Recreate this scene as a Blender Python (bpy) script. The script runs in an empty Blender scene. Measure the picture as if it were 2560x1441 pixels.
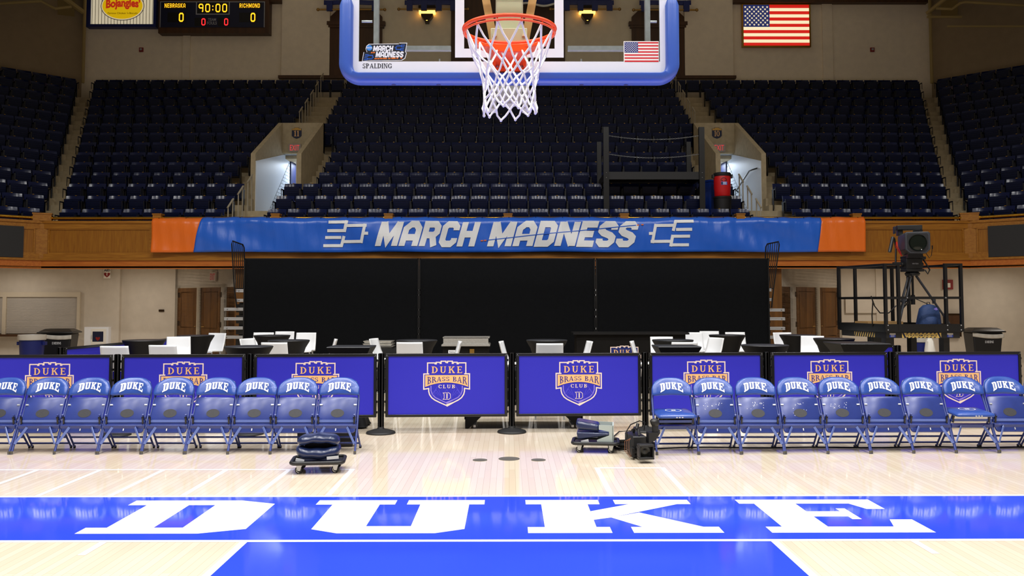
import bpy, math, random
from mathutils import Vector, Matrix
random.seed(7)
S = bpy.context.scene
COL = S.collection
PI = math.pi

# ---------------------------------------------------------------- camera
CX, CY, CZ, FPX = -0.0052, -6.1547, 1.6256, 2228.35      # place and focal length (in pixels of a 2560 wide frame)
PITCH, YAW, ROLL, PPY = 0.05594, 0.0039, 0.0006, 630.95
_f = Vector((math.sin(YAW) * math.cos(PITCH), math.cos(YAW) * math.cos(PITCH), math.sin(PITCH)))
_r = Vector((math.cos(YAW), -math.sin(YAW), 0))
_d = _f.cross(_r)
_r2 = math.cos(ROLL) * _r + math.sin(ROLL) * _d
_d2 = -math.sin(ROLL) * _r + math.cos(ROLL) * _d
cam_data = bpy.data.cameras.new('camera')
cam = bpy.data.objects.new('camera', cam_data)
COL.objects.link(cam)
cam.matrix_world = Matrix(((_r2.x, -_d2.x, -_f.x, CX), (_r2.y, -_d2.y, -_f.y, CY), (_r2.z, -_d2.z, -_f.z, CZ), (0, 0, 0, 1)))
cam_data.sensor_width = 36
cam_data.lens = 36 * FPX / 2560
cam_data.shift_y = (PPY - 720.5) / 2560
cam_data.clip_end = 200
S.camera = cam

def at(px, py, Y):
    """the world point at depth Y that the photograph shows at pixel px, py"""
    d = _r2 * ((px - 1280) / FPX) + _d2 * ((py - PPY) / FPX) + _f
    return Vector((CX, CY, CZ)) + d * ((Y - CY) / d.y)

def floor_at(px, py, Z=0.0):
    d = _r2 * ((px - 1280) / FPX) + _d2 * ((py - PPY) / FPX) + _f
    return Vector((CX, CY, CZ)) + d * ((Z - CZ) / d.z)

# ---------------------------------------------------------------- exposure, world, lights
S.view_settings.view_transform = 'Standard'
S.view_settings.look = 'None'
S.view_settings.gamma = 1
S.view_settings.use_curve_mapping = False
S.view_settings.exposure = 0.0
w = bpy.data.worlds.new('world'); S.world = w
w.use_nodes = True
w.node_tree.nodes['Background'].inputs[0].default_value = (1.0, 0.83, 0.62, 1)
w.node_tree.nodes['Background'].inputs[1].default_value = 0.155

def area(name, loc, size, power, col=(1, 1, 1), aim=None, spread=180, sy=None):
    l = bpy.data.lights.new(name, 'AREA')
    l.energy = power; l.color = col; l.size = size; l.spread = math.radians(spread)
    if sy: l.shape = 'RECTANGLE'; l.size_y = sy
    o = bpy.data.objects.new(name, l); COL.objects.link(o)
    o.location = loc
    if aim is not None:
        o.rotation_euler = (Vector(aim) - Vector(loc)).to_track_quat('-Z', 'Y').to_euler()
    return o

for ix in range(-2, 3):                                    # the court lights, hung in rows under the roof
    for iy, yy in enumerate((-9.0, -4.5, 0.0, 4.5)):
        area('court_light', (ix * 4.2, yy, 12.0), 0.8, (185, 190, 195, 205)[iy], (1.0, 0.985, 0.96), (ix * 4.0, yy + (.5, .8, 1.5, 3.0)[iy], 0), (132, 132, 132, 140)[iy])
for sx in (-1, 1):
    area('tunnel_light', (sx * 6.45, 22.7, 6.12), 0.7, 60, (0.75, 0.86, 1.0), None, 170)
for x in (-13, -9.6, 9.6, 13):                             # unseen fill lights, added under the balcony to brighten the walls
    area('balcony_fill', (x, 16.4, 2.6), 0.5, 18, (1.0, 0.92, 0.82), None, 170)

# ---------------------------------------------------------------- helpers
def lin(h):
    h = h.lstrip('#')
    c = [int(h[i:i + 2], 16) / 255 for i in (0, 2, 4)]
    return tuple((x / 12.92 if x <= 0.04045 else ((x + 0.055) / 1.055) ** 2.4) for x in c)

MATS = {}
def mat(name, col, rough=0.5, metal=0.0, spec=0.5, vary=None, bump=None, emit=None, coat=0.0, stretch=None):
    """Principled material; vary=(scale, amount) mottles the colour, bump=(scale, strength) roughens the surface"""
    if isinstance(col, str): col = lin(col)
    m = bpy.data.materials.new(name); m.use_nodes = True
    nt = m.node_tree; b = nt.nodes['Principled BSDF']
    b.inputs['Base Color'].default_value = (*col, 1)
    b.inputs['Roughness'].default_value = rough
    b.inputs['Metallic'].default_value = metal
    b.inputs['Specular IOR Level'].default_value = spec
    if coat: b.inputs['Coat Weight'].default_value = coat; b.inputs['Coat Roughness'].default_value = 0.08
    if emit:
        b.inputs['Emission Color'].default_value = (*(lin(emit[0]) if isinstance(emit[0], str) else emit[0]), 1)
        b.inputs['Emission Strength'].default_value = emit[1]
    if vary or bump:
        tc = nt.nodes.new('ShaderNodeTexCoord'); mp = nt.nodes.new('ShaderNodeMapping')
        nt.links.new(tc.outputs['Object'], mp.inputs[0])
        if stretch: mp.inputs['Scale'].default_value = stretch
    if vary:
        n = nt.nodes.new('ShaderNodeTexNoise'); n.inputs['Scale'].default_value = vary[0]; n.inputs['Detail'].default_value = 4
        nt.links.new(mp.outputs[0], n.inputs['Vector'])
        r = nt.nodes.new('ShaderNodeValToRGB')
        a = vary[1]
        r.color_ramp.elements[0].position = 0.3; r.color_ramp.elements[1].position = 0.7
        r.color_ramp.elements[0].color = (*[c * (1 - a) for c in col], 1)
        r.color_ramp.elements[1].color = (*[min(1, c * (1 + a)) for c in col], 1)
        nt.links.new(n.outputs['Fac'], r.inputs[0]); nt.links.new(r.outputs[0], b.inputs['Base Color'])
    if bump:
        n = nt.nodes.new('ShaderNodeTexNoise'); n.inputs['Scale'].default_value = bump[0]; n.inputs['Detail'].default_value = 3
        nt.links.new(mp.outputs[0], n.inputs['Vector'])
        bp = nt.nodes.new('ShaderNodeBump'); bp.inputs['Strength'].default_value = bump[1]; bp.inputs['Distance'].default_value = 0.02
        nt.links.new(n.outputs['Fac'], bp.inputs['Height']); nt.links.new(bp.outputs[0], b.inputs['Normal'])
    MATS[name] = m
    return m

class MB:
    """collects shapes and links them as ONE mesh object"""
    def __init__(s, M=None): s.v = []; s.f = []; s.m = []; s.M = M or Matrix(); s.mi = 0
    def add(s, vs, fs):
        k = len(s.v); M = s.M
        s.v += [tuple(M @ Vector(p)) for p in vs]
        s.f += [tuple(i + k for i in f) for f in fs]
        s.m += [s.mi] * len(fs)
        return s
    def box(s, x0, x1, y0, y1, z0, z1):
        return s.hexa([(x0, y0, z0), (x1, y0, z0), (x1, y1, z0), (x0, y1, z0), (x0, y0, z1), (x1, y0, z1), (x1, y1, z1), (x0, y1, z1)])
    def hexa(s, p):
        return s.add(p, [(0, 3, 2, 1), (4, 5, 6, 7), (0, 1, 5, 4), (1, 2, 6, 5), (2, 3, 7, 6), (3, 0, 4, 7)])
    def bar(s, p, q, w, h=None, up=(0, 0, 1)):
        p = Vector(p); q = Vector(q); h = h or w
        d = (q - p).normalized(); up = Vector(up)
        if abs(d.dot(up)) > 0.98: up = Vector((0, 1, 0))
        a = d.cross(up).normalized(); b = a.cross(d).normalized()
        a *= w / 2; b *= h / 2
        return s.hexa([p - a - b, p + a - b, p + a + b, p - a + b, q - a - b, q + a - b, q + a + b, q - a + b])
    def tube(s, pts, r, n=8, closed=False):
        pts = [Vector(p) for p in pts]; N = len(pts)
        rr = r if isinstance(r, (list, tuple)) else [r] * N
        vs = []; fs = []; a = None
        for i, p in enumerate(pts):
            if closed: d = pts[(i + 1) % N] - pts[i - 1]
            else: d = pts[min(i + 1, N - 1)] - pts[max(i - 1, 0)]
            d = d.normalized() if d.length > 1e-9 else Vector((0, 0, 1))
            if a is None:
                ref = Vector((0, 0, 1)) if abs(d.z) < 0.9 else Vector((1, 0, 0))
                a = d.cross(ref).normalized()
            else:
                a = (a - d * a.dot(d)).normalized()
            b = d.cross(a)
            for j in range(n):
                t = 2 * PI * j / n
                vs.append(p + (a * math.cos(t) + b * math.sin(t)) * rr[i])
        for i in range(N if closed else N - 1):
            k = ((i + 1) % N) * n
            for j in range(n):
                fs.append((i * n + j, i * n + (j + 1) % n, k + (j + 1) % n, k + j))
        if not closed:
            fs.append(tuple(range(n))[::-1]); fs.append(tuple((N - 1) * n + j for j in range(n)))
        return s.add(vs, fs)
    def lathe(s, prof, n=24, c=(0, 0, 0), wob=None):
        vs = []; fs = []
        for i, (r, z) in enumerate(prof):
            for j in range(n):
                t = 2 * PI * j / n
                q = r * (wob(t, i) if wob else 1)
                vs.append((c[0] + q * math.cos(t), c[1] + q * math.sin(t), c[2] + z))
        for i in range(len(prof) - 1):
            for j in range(n):
                fs.append((i * n + j, i * n + (j + 1) % n, (i + 1) * n + (j + 1) % n, (i + 1) * n + j))
        fs.append(tuple(range(n))[::-1]); fs.append(tuple((len(prof) - 1) * n + j for j in range(n)))
        return s.add(vs, fs)
    def prism(s, poly, fa, fb):
        """poly: 2-D points; fa, fb map (u, v) to the two end faces"""
        n = len(poly)
        vs = [fa(u, v) for u, v in poly] + [fb(u, v) for u, v in poly]
        fs = [tuple(range(n)), tuple(range(2 * n - 1, n - 1, -1))] + [(i, i + n, (i + 1) % n + n, (i + 1) % n) for i in range(n)]
        return s.add(vs, fs)
    def prism_xz(s, poly, y0, y1): return s.prism(poly, lambda u, v: (u, y0, v), lambda u, v: (u, y1, v))
    def prism_xy(s, poly, z0, z1): return s.prism(poly, lambda u, v: (u, v, z1), lambda u, v: (u, v, z0))
    def prism_yz(s, poly, x0, x1): return s.prism(poly, lambda u, v: (x0, u, v), lambda u, v: (x1, u, v))
    def poly(s, pts): return s.add(pts, [tuple(range(len(pts)))])
    def grid(s, fn, nu, nv):
        vs = [fn(i / nu, j / nv) for j in range(nv + 1) for i in range(nu + 1)]
        fs = [(j * (nu + 1) + i, j * (nu + 1) + i + 1, (j + 1) * (nu + 1) + i + 1, (j + 1) * (nu + 1) + i) for j in range(nv) for i in range(nu)]
        return s.add(vs, fs)
    def flat(s, polys, fn):
        """2-D polygons laid on a surface by fn(u, v)"""
        for i, p in enumerate(polys):
            q = [Vector(fn(u, v)) for u, v in p]
            n = (q[1] - q[0]).cross(q[2] - q[0])
            if n.length > 0:                                # keep overlapping strokes a hair apart
                n.normalize(); k = max((abs(n.x), 0), (abs(n.y), 1), (abs(n.z), 2))[1]
                if (n[k] > 0) != (k == 2): n = -n
                q = [w + n * (i % 9) * 3e-5 for w in q]
            s.add(q, [tuple(range(len(q)))])
        return s
    def build(s, name, mats, parent=None, smooth=35, bevel=0, world=False, solid=0):
        me = bpy.data.meshes.new(name)
        v = s.v
        if world and parent is not None:
            inv = (Matrix.Translation(parent.location) @ parent.rotation_euler.to_matrix().to_4x4()).inverted()
            v = [tuple(inv @ Vector(p)) for p in v]
        me.from_pydata(v, [], s.f)
        if not isinstance(mats, (list, tuple)): mats = [mats]
        for m in mats: me.materials.append(MATS[m] if isinstance(m, str) else m)
        me.polygons.foreach_set('material_index', s.m)
        if smooth:
            me.polygons.foreach_set('use_smooth', [True] * len(me.polygons))
            me.set_sharp_from_angle(angle=math.radians(smooth))
        me.update()
        o = bpy.data.objects.new(name, me); COL.objects.link(o)
        if parent is not None: o.parent = parent
        if bevel:
            b = o.modifiers.new('bevel', 'BEVEL'); b.width = bevel; b.segments = 2; b.limit_method = 'ANGLE'; b.angle_limit = math.radians(40)
        if solid:
            t = o.modifiers.new('solid', 'SOLIDIFY'); t.thickness = solid; t.offset = -1
        return o

def tag(o, label, cat, group=None, kind=None):
    o['label'] = label; o['category'] = cat
    if group: o['group'] = group
    if kind: o['kind'] = kind
    return o
def thing(name, label, cat, loc=(0, 0, 0), rotz=0, group=None):
    o = bpy.data.objects.new(name, None); COL.objects.link(o)
    o.location = loc; o.rotation_euler = (0, 0, rotz); o.empty_display_size = 0.1
    return tag(o, label, cat, group)
def struct(o): o['kind'] = 'structure'; return o
def dup(o, loc=None, rotz=None, label=None, group=None, parent=None):
    c = o.copy(); COL.objects.link(c)
    if parent is not None: c.parent = parent
    for ch in list(o.children): dup(ch, parent=c)
    if loc is not None: c.location = loc
    if rotz is not None: c.rotation_euler = (0, 0, rotz)
    if label: c['label'] = label
    if group: c['group'] = group
    return c
def R4(rz, loc=(0, 0, 0)): return Matrix.Translation(loc) @ Matrix.Rotation(rz, 4, 'Z')

# ---------------------------------------------------------------- lettering
def rect(a, b, c, d): return [(a, b), (c, b), (c, d), (a, d)]
def arc(cx, cy, rx, ry, ix, iy, a0, a1, n=10):
    out = []
    for i in range(n):
        t0 = math.radians(a0 + (a1 - a0) * i / n); t1 = math.radians(a0 + (a1 - a0) * (i + 1) / n)
        out.append([(cx + rx * math.cos(t0), cy + ry * math.sin(t0)), (cx + rx * math.cos(t1), cy + ry * math.sin(t1)),
                    (cx + ix * math.cos(t1), cy + iy * math.sin(t1)), (cx + ix * math.cos(t0), cy + iy * math.sin(t0))])
    return out
def stroke(pts, w, closed=False, wy=None):
    """a polyline drawn with a flat pen: mitred quads"""
    P = [Vector((p[0], p[1])) for p in pts]; N = len(P); L = []; Rr = []
    for i in range(N):
        a = P[i - 1] if (closed or i > 0) else None
        c = P[(i + 1) % N] if (closed or i < N - 1) else None
        d1 = (P[i] - a).normalized() if a is not None else None
        d2 = (c - P[i]).normalized() if c is not None else None
        if d1 is None: d1 = d2
        if d2 is None: d2 = d1
        n1 = Vector((-d1.y, d1.x)); n2 = Vector((-d2.y, d2.x))
        m = n1 + n2
        m = m.normalized() if m.length > 1e-6 else n1
        k = min(1 / max(0.35, m.dot(n1)), 2.2) * w / 2
        L.append(P[i] + m * k); Rr.append(P[i] - m * k)
    return [[tuple(L[i]), tuple(L[(i + 1) % N]), tuple(Rr[(i + 1) % N]), tuple(Rr[i])] for i in range(N if closed else N - 1)]

SLAB = {
 'D': [rect(.13, .16, .42, .84), rect(0, .84, .60, 1), rect(0, 0, .60, .16), [(.60, 0), (.74, 0), (1, .12), (1, .88), (.74, 1), (.60, 1)]],
 'U': [rect(.10, .19, .38, .85), rect(0, .85, .47, 1), rect(.62, .19, .91, .85), rect(.54, .85, 1, 1), [(.10, .19), (.10, .11), (.25, 0), (.76, 0), (.91, .11), (.91, .19)]],
 'K': [rect(.09, .16, .36, .85), rect(0, .85, .43, 1), rect(0, 0, .43, .16), rect(.52, .85, .96, 1), rect(.54, 0, 1, .16),
       [(.36, .36), (.46, .43), (.88, .85), (.60, .85), (.36, .62)], [(.46, .43), (.60, .16), (.92, .16), (.63, .58)]],
 'E': [rect(.10, .16, .38, .86), rect(0, .86, .92, 1), rect(0, 0, .97, .16), rect(.38, .45, .60, .61), rect(.60, .37, .66, .70), [(.74, .86), (.92, .86), (.92, .68), (.80, .68)], [(.78, .16), (.97, .16), (.97, .36), (.83, .36)]],
}
def _serif():
    st = lambda x=.1, t=.18: rect(x, 0, x + t, 1)
    sf = lambda a, b, y: rect(a, y, b, y + .07)
    G = {}
    G['D'] = (.84, [st(), sf(0, .34, 0), sf(0, .34, .93)] + arc(.26, .5, .56, .5, .37, .42, -90, 90, 14))
    G['U'] = (.86, [rect(.1, .32, .28, 1), sf(0, .38, .93), rect(.64, .32, .74, 1), sf(.54, .84, .93)] + arc(.42, .33, .32, .33, .16, .24, 180, 360, 12))
    G['K'] = (.86, [st(), sf(0, .38, 0), sf(0, .38, .93), [(.28, .42), (.42, .52), (.76, .95), (.62, .95), (.28, .54)], [(.36, .56), (.50, .62), (.86, .03), (.62, .03)], sf(.52, .84, .93), sf(.54, .9, 0)])
    G['E'] = (.72, [st(), sf(0, .28, 0), sf(0, .28, .93), rect(.28, .91, .66, 1), rect(.28, 0, .70, .09), rect(.28, .47, .54, .56), rect(.60, .78, .66, .91), rect(.64, .09, .70, .24), rect(.50, .38, .54, .64)])
    G['B'] = (.74, [st(), sf(0, .2, 0), sf(0, .2, .93)] + arc(.26, .76, .40, .24, .24, .17, -90, 90) + arc(.26, .27, .46, .27, .28, .19, -90, 90))
    G['R'] = (.82, [st(), sf(0, .38, 0), sf(0, .2, .93)] + arc(.26, .73, .42, .27, .25, .19, -90, 90) + [[(.38, .48), (.56, .5), (.86, .03), (.66, .03)], sf(.62, .9, 0)])
    G['A'] = (.88, [[(.06, .03), (.16, .03), (.48, .96), (.40, 1)], [(.60, .03), (.80, .03), (.50, 1), (.40, 1)], rect(.22, .28, .62, .36), sf(0, .26, 0), sf(.54, .88, 0)])
    G['S'] = (.64, arc(.32, .74, .28, .26, .16, .18, 20, 270) + arc(.32, .26, .30, .26, .15, .16, 90, -160) + [rect(.54, .72, .59, .96), rect(.03, .04, .08, .30)])
    G['C'] = (.78, arc(.44, .5, .42, .5, .24, .41, 38, 322, 18) + [rect(.70, .66, .76, .96)])
    G['L'] = (.66, [st(), sf(0, .38, .93), sf(0, .28, 0), rect(.28, 0, .64, .09), rect(.58, .09, .64, .28)])
    G['P'] = (.74, [st(), sf(0, .38, 0), sf(0, .2, .93)] + arc(.26, .73, .42, .27, .25, .19, -90, 90))
    G['I'] = (.38, [st(), sf(0, .38, 0), sf(0, .38, .93)])
    G['N'] = (.86, [rect(.1, 0, .19, 1), rect(.66, 0, .75, 1), [(.1, 1), (.28, 1), (.75, 0), (.62, 0)], sf(0, .3, 0), sf(0, .2, .93), sf(.55, .86, .93)])
    G['G'] = (.84, arc(.44, .5, .42, .5, .24, .41, 38, 322, 18) + [rect(.70, .66, .76, .96), rect(.64, .06, .78, .42), sf(.52, .84, .38)])
    G['1'] = (.5, [rect(.16, 0, .34, 1), sf(.04, .46, 0), rect(.04, .82, .2, .9)])
    G['0'] = (.8, arc(.4, .5, .38, .5, .2, .43, 0, 360, 24))
    G[' '] = (.4, [])
    return G
SERIF = _serif()
def _blk():
    x0, x1, y0, y1, c = .14, .66, .1, .9, .12
    B = {}
    B['M'] = (1.02, [[(.14, 0), (.14, 1)], [(.88, 0), (.88, 1)], [(.17, .97), (.51, .22), (.85, .97)]])
    B['A'] = (.86, [[(.14, 0), (.14, .72), (.34, .9), (.56, .9), (.72, .72), (.72, 0)], [(.14, .36), (.72, .36)]])
    B['R'] = (.80, [[(x0, 0), (x0, y1), (x1 - c, y1), (x1, y1 - c), (x1, .58), (x1 - c, .46), (x0, .46)], [(.48, .46), (x1, 0)]])
    B['C'] = (.80, [[(x1, .66), (x1, y1 - c), (x1 - c, y1), (x0 + c, y1), (x0, y1 - c), (x0, y0 + c), (x0 + c, y0), (x1 - c, y0), (x1, y0 + c), (x1, .34)]])
    B['H'] = (.82, [[(x0, 0), (x0, 1)], [(.68, 0), (.68, 1)], [(x0, .5), (.68, .5)]])
    B['D'] = (.80, [[(x0, y0), (x0, y1), (x1 - c, y1), (x1, y1 - c), (x1, y0 + c), (x1 - c, y0), (x0, y0)]])
    B['N'] = (.88, [[(x0, 0), (x0, 1)], [(.74, 0), (.74, 1)], [(.17, .96), (.71, .04)]])
    B['E'] = (.72, [[(.7, y1), (x0, y1), (x0, y0), (.7, y0)], [(x0, .5), (.6, .5)]])
    B['S'] = (.80, [[(x1, .68), (x1, y1 - c), (x1 - c, y1), (x0 + c, y1), (x0, y1 - c), (x0, .65), (x0 + c, .55), (x1 - c, .45), (x1, .35), (x1, y0 + c), (x1 - c, y0), (x0 + c, y0), (x0, y0 + c), (x0, .32)]])
    B['B'] = (.80, [[(x0, y0), (x0, y1), (x1 - c, y1), (x1, y1 - c), (x1, .62), (x1 - c, .5), (x1, .38), (x1, y0 + c), (x1 - c, y0), (x0, y0)], [(x0, .5), (x1 - c, .5)]])
    B['K'] = (.80, [[(x0, 0), (x0, 1)], [(x1 + .04, 1), (x0, .45)], [(.3, .55), (x1 + .04, 0)]])
    B['I'] = (.34, [[(.17, 0), (.17, 1)]])
    B['O'] = B['0'] = (.80, [[(x0, y0 + c), (x0, y1 - c), (x0 + c, y1), (x1 - c, y1), (x1, y1 - c), (x1, y0 + c), (x1 - c, y0), (x0 + c, y0), (x0, y0 + c)]])
    B['9'] = (.80, [[(x1, .5), (x0 + c, .5), (x0, .6), (x0, y1 - c), (x0 + c, y1), (x1 - c, y1), (x1, y1 - c), (x1, y0 + .05), (.55, y0)]])
    B[':'] = (.36, [[(.18, .24), (.18, .38)], [(.18, .62), (.18, .76)]])
    B[' '] = (.42, [])
    return B
BLOCK = _blk()
def block_text(t, pen, gap=.06):
    x = 0; out = []
    for ch in t:
        wd, sts = BLOCK[ch]
        for s in sts:
            cl = len(s) > 2 and s[0] == s[-1]
            out += [[(a + x, b) for a, b in q] for q in stroke(s[:-1] if cl else s, pen, cl)]
        x += wd + gap
    return out, x - gap
def serif_text(t, gap=.12):
    x = 0; out = []
    for ch in t:
        wd, ps = SERIF[ch]
        out += [[(a + x, b) for a, b in p] for p in ps]
        x += wd + gap
    return out, x - gap
_txt = {}
def font_text(t, bold=0.0, spacing=1.0):
    """text in the default font as 2-D polygons, scaled to cap height 1; returns polygons and width"""
    if (t, bold) in _txt: return _txt[(t, bold)]
    cu = bpy.data.curves.new('text', 'FONT'); cu.body = t; cu.offset = bold; cu.space_character = spacing; cu.resolution_u = 3
    o = bpy.data.objects.new('text', cu); COL.objects.link(o)
    dg = bpy.context.evaluated_depsgraph_get()
    me = o.evaluated_get(dg).to_mesh()
    vs = [(v.co.x, v.co.y) for v in me.vertices]
    ps = [[vs[i] for i in p.vertices] for p in me.polygons]
    bpy.data.objects.remove(o); bpy.data.curves.remove(cu)
    x0 = min(v[0] for v in vs); x1 = max(v[0] for v in vs); k = 1 / 0.729
    out = [[((a - x0) * k, b * k) for a, b in p] for p in ps], (x1 - x0) * k
    _txt[(t, bold)] = out
    return out
def fit(tp, x0, x1, y0, y1, shear=0.0):
    """scale a (polygons, width) text into the box"""
    ps, wd = tp; s = (x1 - x0) / wd
    return [[(x0 + a * s + shear * b * (y1 - y0), y0 + b * (y1 - y0)) for a, b in p] for p in ps]
def ell(cx, cy, rx, ry, n=32): return [(cx + rx * math.cos(2 * PI * i / n), cy + ry * math.sin(2 * PI * i / n)) for i in range(n)]
def star(cx, cy, r):
    return [(cx + (r if i % 2 == 0 else r * .4) * math.sin(PI * i / 5), cy + (r if i % 2 == 0 else r * .4) * math.cos(PI * i / 5)) for i in range(10)]

# ---------------------------------------------------------------- materials
mat('paint_white', '#f4f4f6', .14); mat('paint_blue', (.032, .075, .76), .06)
mat('steel_blue', (.026, .046, .225), .30, spec=.6, vary=(9, .10)); mat('vinyl_blue', (.026, .075, .34), .28, spec=.6, bump=(60, .04))
mat('strap_blue', (.13, .19, .50), .22, spec=.6); mat('vinyl_navy', (.012, .022, .075), .25, spec=.6, bump=(14, .10))  # strap_blue is lightened to carry the highlight on the chair crossbar
mat('white_ink', '#f3f5fa', .4); mat('sticker_grey', '#323236', .6, vary=(40, .1)); mat('chrome', '#c9ccd2', .22, metal=1)
mat('alu', '#d3d5d8', .38, metal=.7); mat('silver_tape', '#c4c6ca', .45); mat('rubber', '#101012', .6); mat('black_satin', '#141416', .35)
mat('black_plastic', '#1b1b1d', .45, bump=(90, .05)); mat('black_metal', '#0e0e10', .32, spec=.6); mat('black_cloth', '#101012', .85, vary=(30, .15))
mat('black_curtain', '#0e0f11', .95, spec=.08, vary=(25, .12)); mat('spandex', '#08080a', .6, spec=.25, vary=(6, .1)); mat('spandex_top', '#26282d', .45)
mat('seat_navy', (.0022, .0085, .06), .20, spec=.35, vary=(3, .12)); mat('seat_matte', (.0018, .006, .035), .38, spec=.25, vary=(3, .12)); mat('seat_iron', '#0b0d16', .4); mat('brass', '#b98a2e', .25, metal=1, vary=(4, .1))
mat('brass_dull', '#a98342', .4, metal=.8); mat('orange_rim', '#ff5418', .35, spec=.5); mat('net_white', '#f6f6f8', .8)
mat('pad_blue', (.05, .12, .48), .32, spec=.5, bump=(30, .02)); mat('board_white', '#eef0f6', .35); mat('cream_metal', '#cfcdb0', .45, vary=(3, .06))
mat('tan_metal', '#d9a86c', .5); mat('galv', '#b7bdc2', .4, metal=.7, vary=(30, .12)); mat('frame_grey', '#aeb8b4', .45)
mat('flag_red', '#d6202c', .6); mat('flag_white', '#f4f0e6', .6); mat('flag_blue', '#20307c', .6)
mat('banner_blue', (.014, .125, .66), .30, bump=(2.2, 1.0), spec=.6, stretch=(1.6, 1, .5)); mat('banner_orange', (.85, .17, .015), .32, bump=(2.2, 1.0), stretch=(1.6, 1, .5)); mat('banner_ink', '#f2f3f5', .45)
mat('logo_blue', '#2f6bdc', .4); mat('logo_orange', '#f07a2c', .4); mat('logo_black', '#1d2029', .4); mat('ncaa_blue', '#3f8ee0', .4)
mat('barr_blue', (.020, .017, .50), .65, vary=(120, .04)); mat('logo_cream', '#f6ddd0', .6); mat('logo_gold', '#f2bd7e', .6); mat('logo_navy', '#2b1f86', .6); mat('logo_lilac', '#8f7fe0', .6); mat('logo_faint', '#4840d4', .6)
mat('white_shell', '#eef0f3', .35); mat('stool_leg', '#cdd0d3', .35, metal=.3)
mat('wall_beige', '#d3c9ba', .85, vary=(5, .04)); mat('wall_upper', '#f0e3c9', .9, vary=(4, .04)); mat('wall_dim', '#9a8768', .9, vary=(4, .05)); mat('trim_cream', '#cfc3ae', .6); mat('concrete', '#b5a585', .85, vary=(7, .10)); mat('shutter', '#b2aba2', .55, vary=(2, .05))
mat('dark_wood', '#4a2c10', .5, vary=(7, .25), stretch=(1, 1, .12)); mat('door_wood', '#6a420f', .45, vary=(9, .28), stretch=(1, 1, .1)); mat('bronze', '#3a2712', .4, metal=.6)
mat('screen_black', '#1c1c1e', .55); mat('sign_blue', '#16266c', .45); mat('sign_navy', '#0b1438', .5); mat('steel_dim', '#5a5d5c', .6, vary=(3, .1)); mat('duct_cream', '#a8935c', .7)
mat('led_amber', '#000000', .5, emit=('#ffab1c', 2.2)); mat('led_red', '#000000', .5, emit=('#ff2a2f', 1.6)); mat('led_off', '#050506', .5); mat('grey_ink', '#a4a7ad', .6)
mat('lit_white', '#e8dcc0', .5, emit=('#e9dcbc', .55)); mat('lit_yellow', '#f0c818', .5, emit=('#f0c40e', .55)); mat('lit_red', '#d23a1e', .5, emit=('#d2381c', .5)); mat('lit_ink', '#3d2a12', .5)
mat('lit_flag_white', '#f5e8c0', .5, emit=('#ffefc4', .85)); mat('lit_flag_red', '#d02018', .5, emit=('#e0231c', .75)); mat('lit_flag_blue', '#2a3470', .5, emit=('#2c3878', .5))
mat('sconce_glow', '#000000', .5, emit=('#ffb650', 4.5)); mat('alarm_red', '#8c1a16', .5); mat('exit_face', '#a7988c', .5); mat('exit_red', '#d83a40', .5, emit=('#ff4a4c', .5)); mat('exit_red_dim', '#b4444a', .5)
mat('tunnel_white', '#dfe6ee', .45, bump=(9, .08)); mat('mortar', '#8d98a6', .7); mat('royal_blue', '#0b1540', .5); mat('steel_rail', '#a99f8a', .45)
mat('bin_blue', '#12206a', .4); mat('bin_black', '#15161a', .4); mat('bag_clear', '#c9c3b8', .35); mat('cooler_red', '#d0141a', .4); mat('bin_bright_blue', '#0f3488', .35)
mat('pack_navy', '#1f3866', .7, bump=(16, .4)); mat('cam_grey', '#33353b', .4); mat('lens_glass', '#0d1410', .05, spec=.45); mat('cable', '#0c0c0e', .5); mat('copper', '#7a4a2c', .45); mat('wire_red', '#d01420', .4)
mat('hazard_yellow', '#e6c46a', .55); mat('label_blue', '#1a3ba0', .5); mat('plywood', '#b08a58', .7); mat('metal_tray', '#c4c2bd', .35, metal=.6, bump=(40, .4)); mat('bar_black', '#100e0d', .6, spec=.15, vary=(8, .2)); mat('foot_grey', '#55524c', .6)

def wood(name, c1, c2, vert=True, rough=.38, scale=1.0):
    m = bpy.data.materials.new(name); m.use_nodes = True; nt = m.node_tree; b = nt.nodes['Principled BSDF']
    tc = nt.nodes.new('ShaderNodeTexCoord'); mp = nt.nodes.new('ShaderNodeMapping')
    mp.inputs['Scale'].default_value = (9 * scale, 9 * scale, .7 * scale) if vert else (.7 * scale, 9 * scale, 9 * scale)
    n = nt.nodes.new('ShaderNodeTexNoise'); n.inputs['Scale'].default_value = 3; n.inputs['Detail'].default_value = 6; n.inputs['Distortion'].default_value = .6
    r = nt.nodes.new('ShaderNodeValToRGB')
    r.color_ramp.elements[0].position = .3; r.color_ramp.elements[1].position = .72
    r.color_ramp.elements[0].color = (*lin(c1), 1); r.color_ramp.elements[1].color = (*lin(c2), 1)
    nt.links.new(tc.outputs['Object'], mp.inputs[0]); nt.links.new(mp.outputs[0], n.inputs['Vector']); nt.links.new(n.outputs['Fac'], r.inputs[0]); nt.links.new(r.outputs[0], b.inputs['Base Color'])
    b.inputs['Roughness'].default_value = rough
    MATS[name] = m
wood('oak_panel', '#85500f', '#9c6719', True); wood('oak_rail', '#8c560f', '#a87122', False); wood('oak_red', '#a8581a', '#c07028', False)

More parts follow.
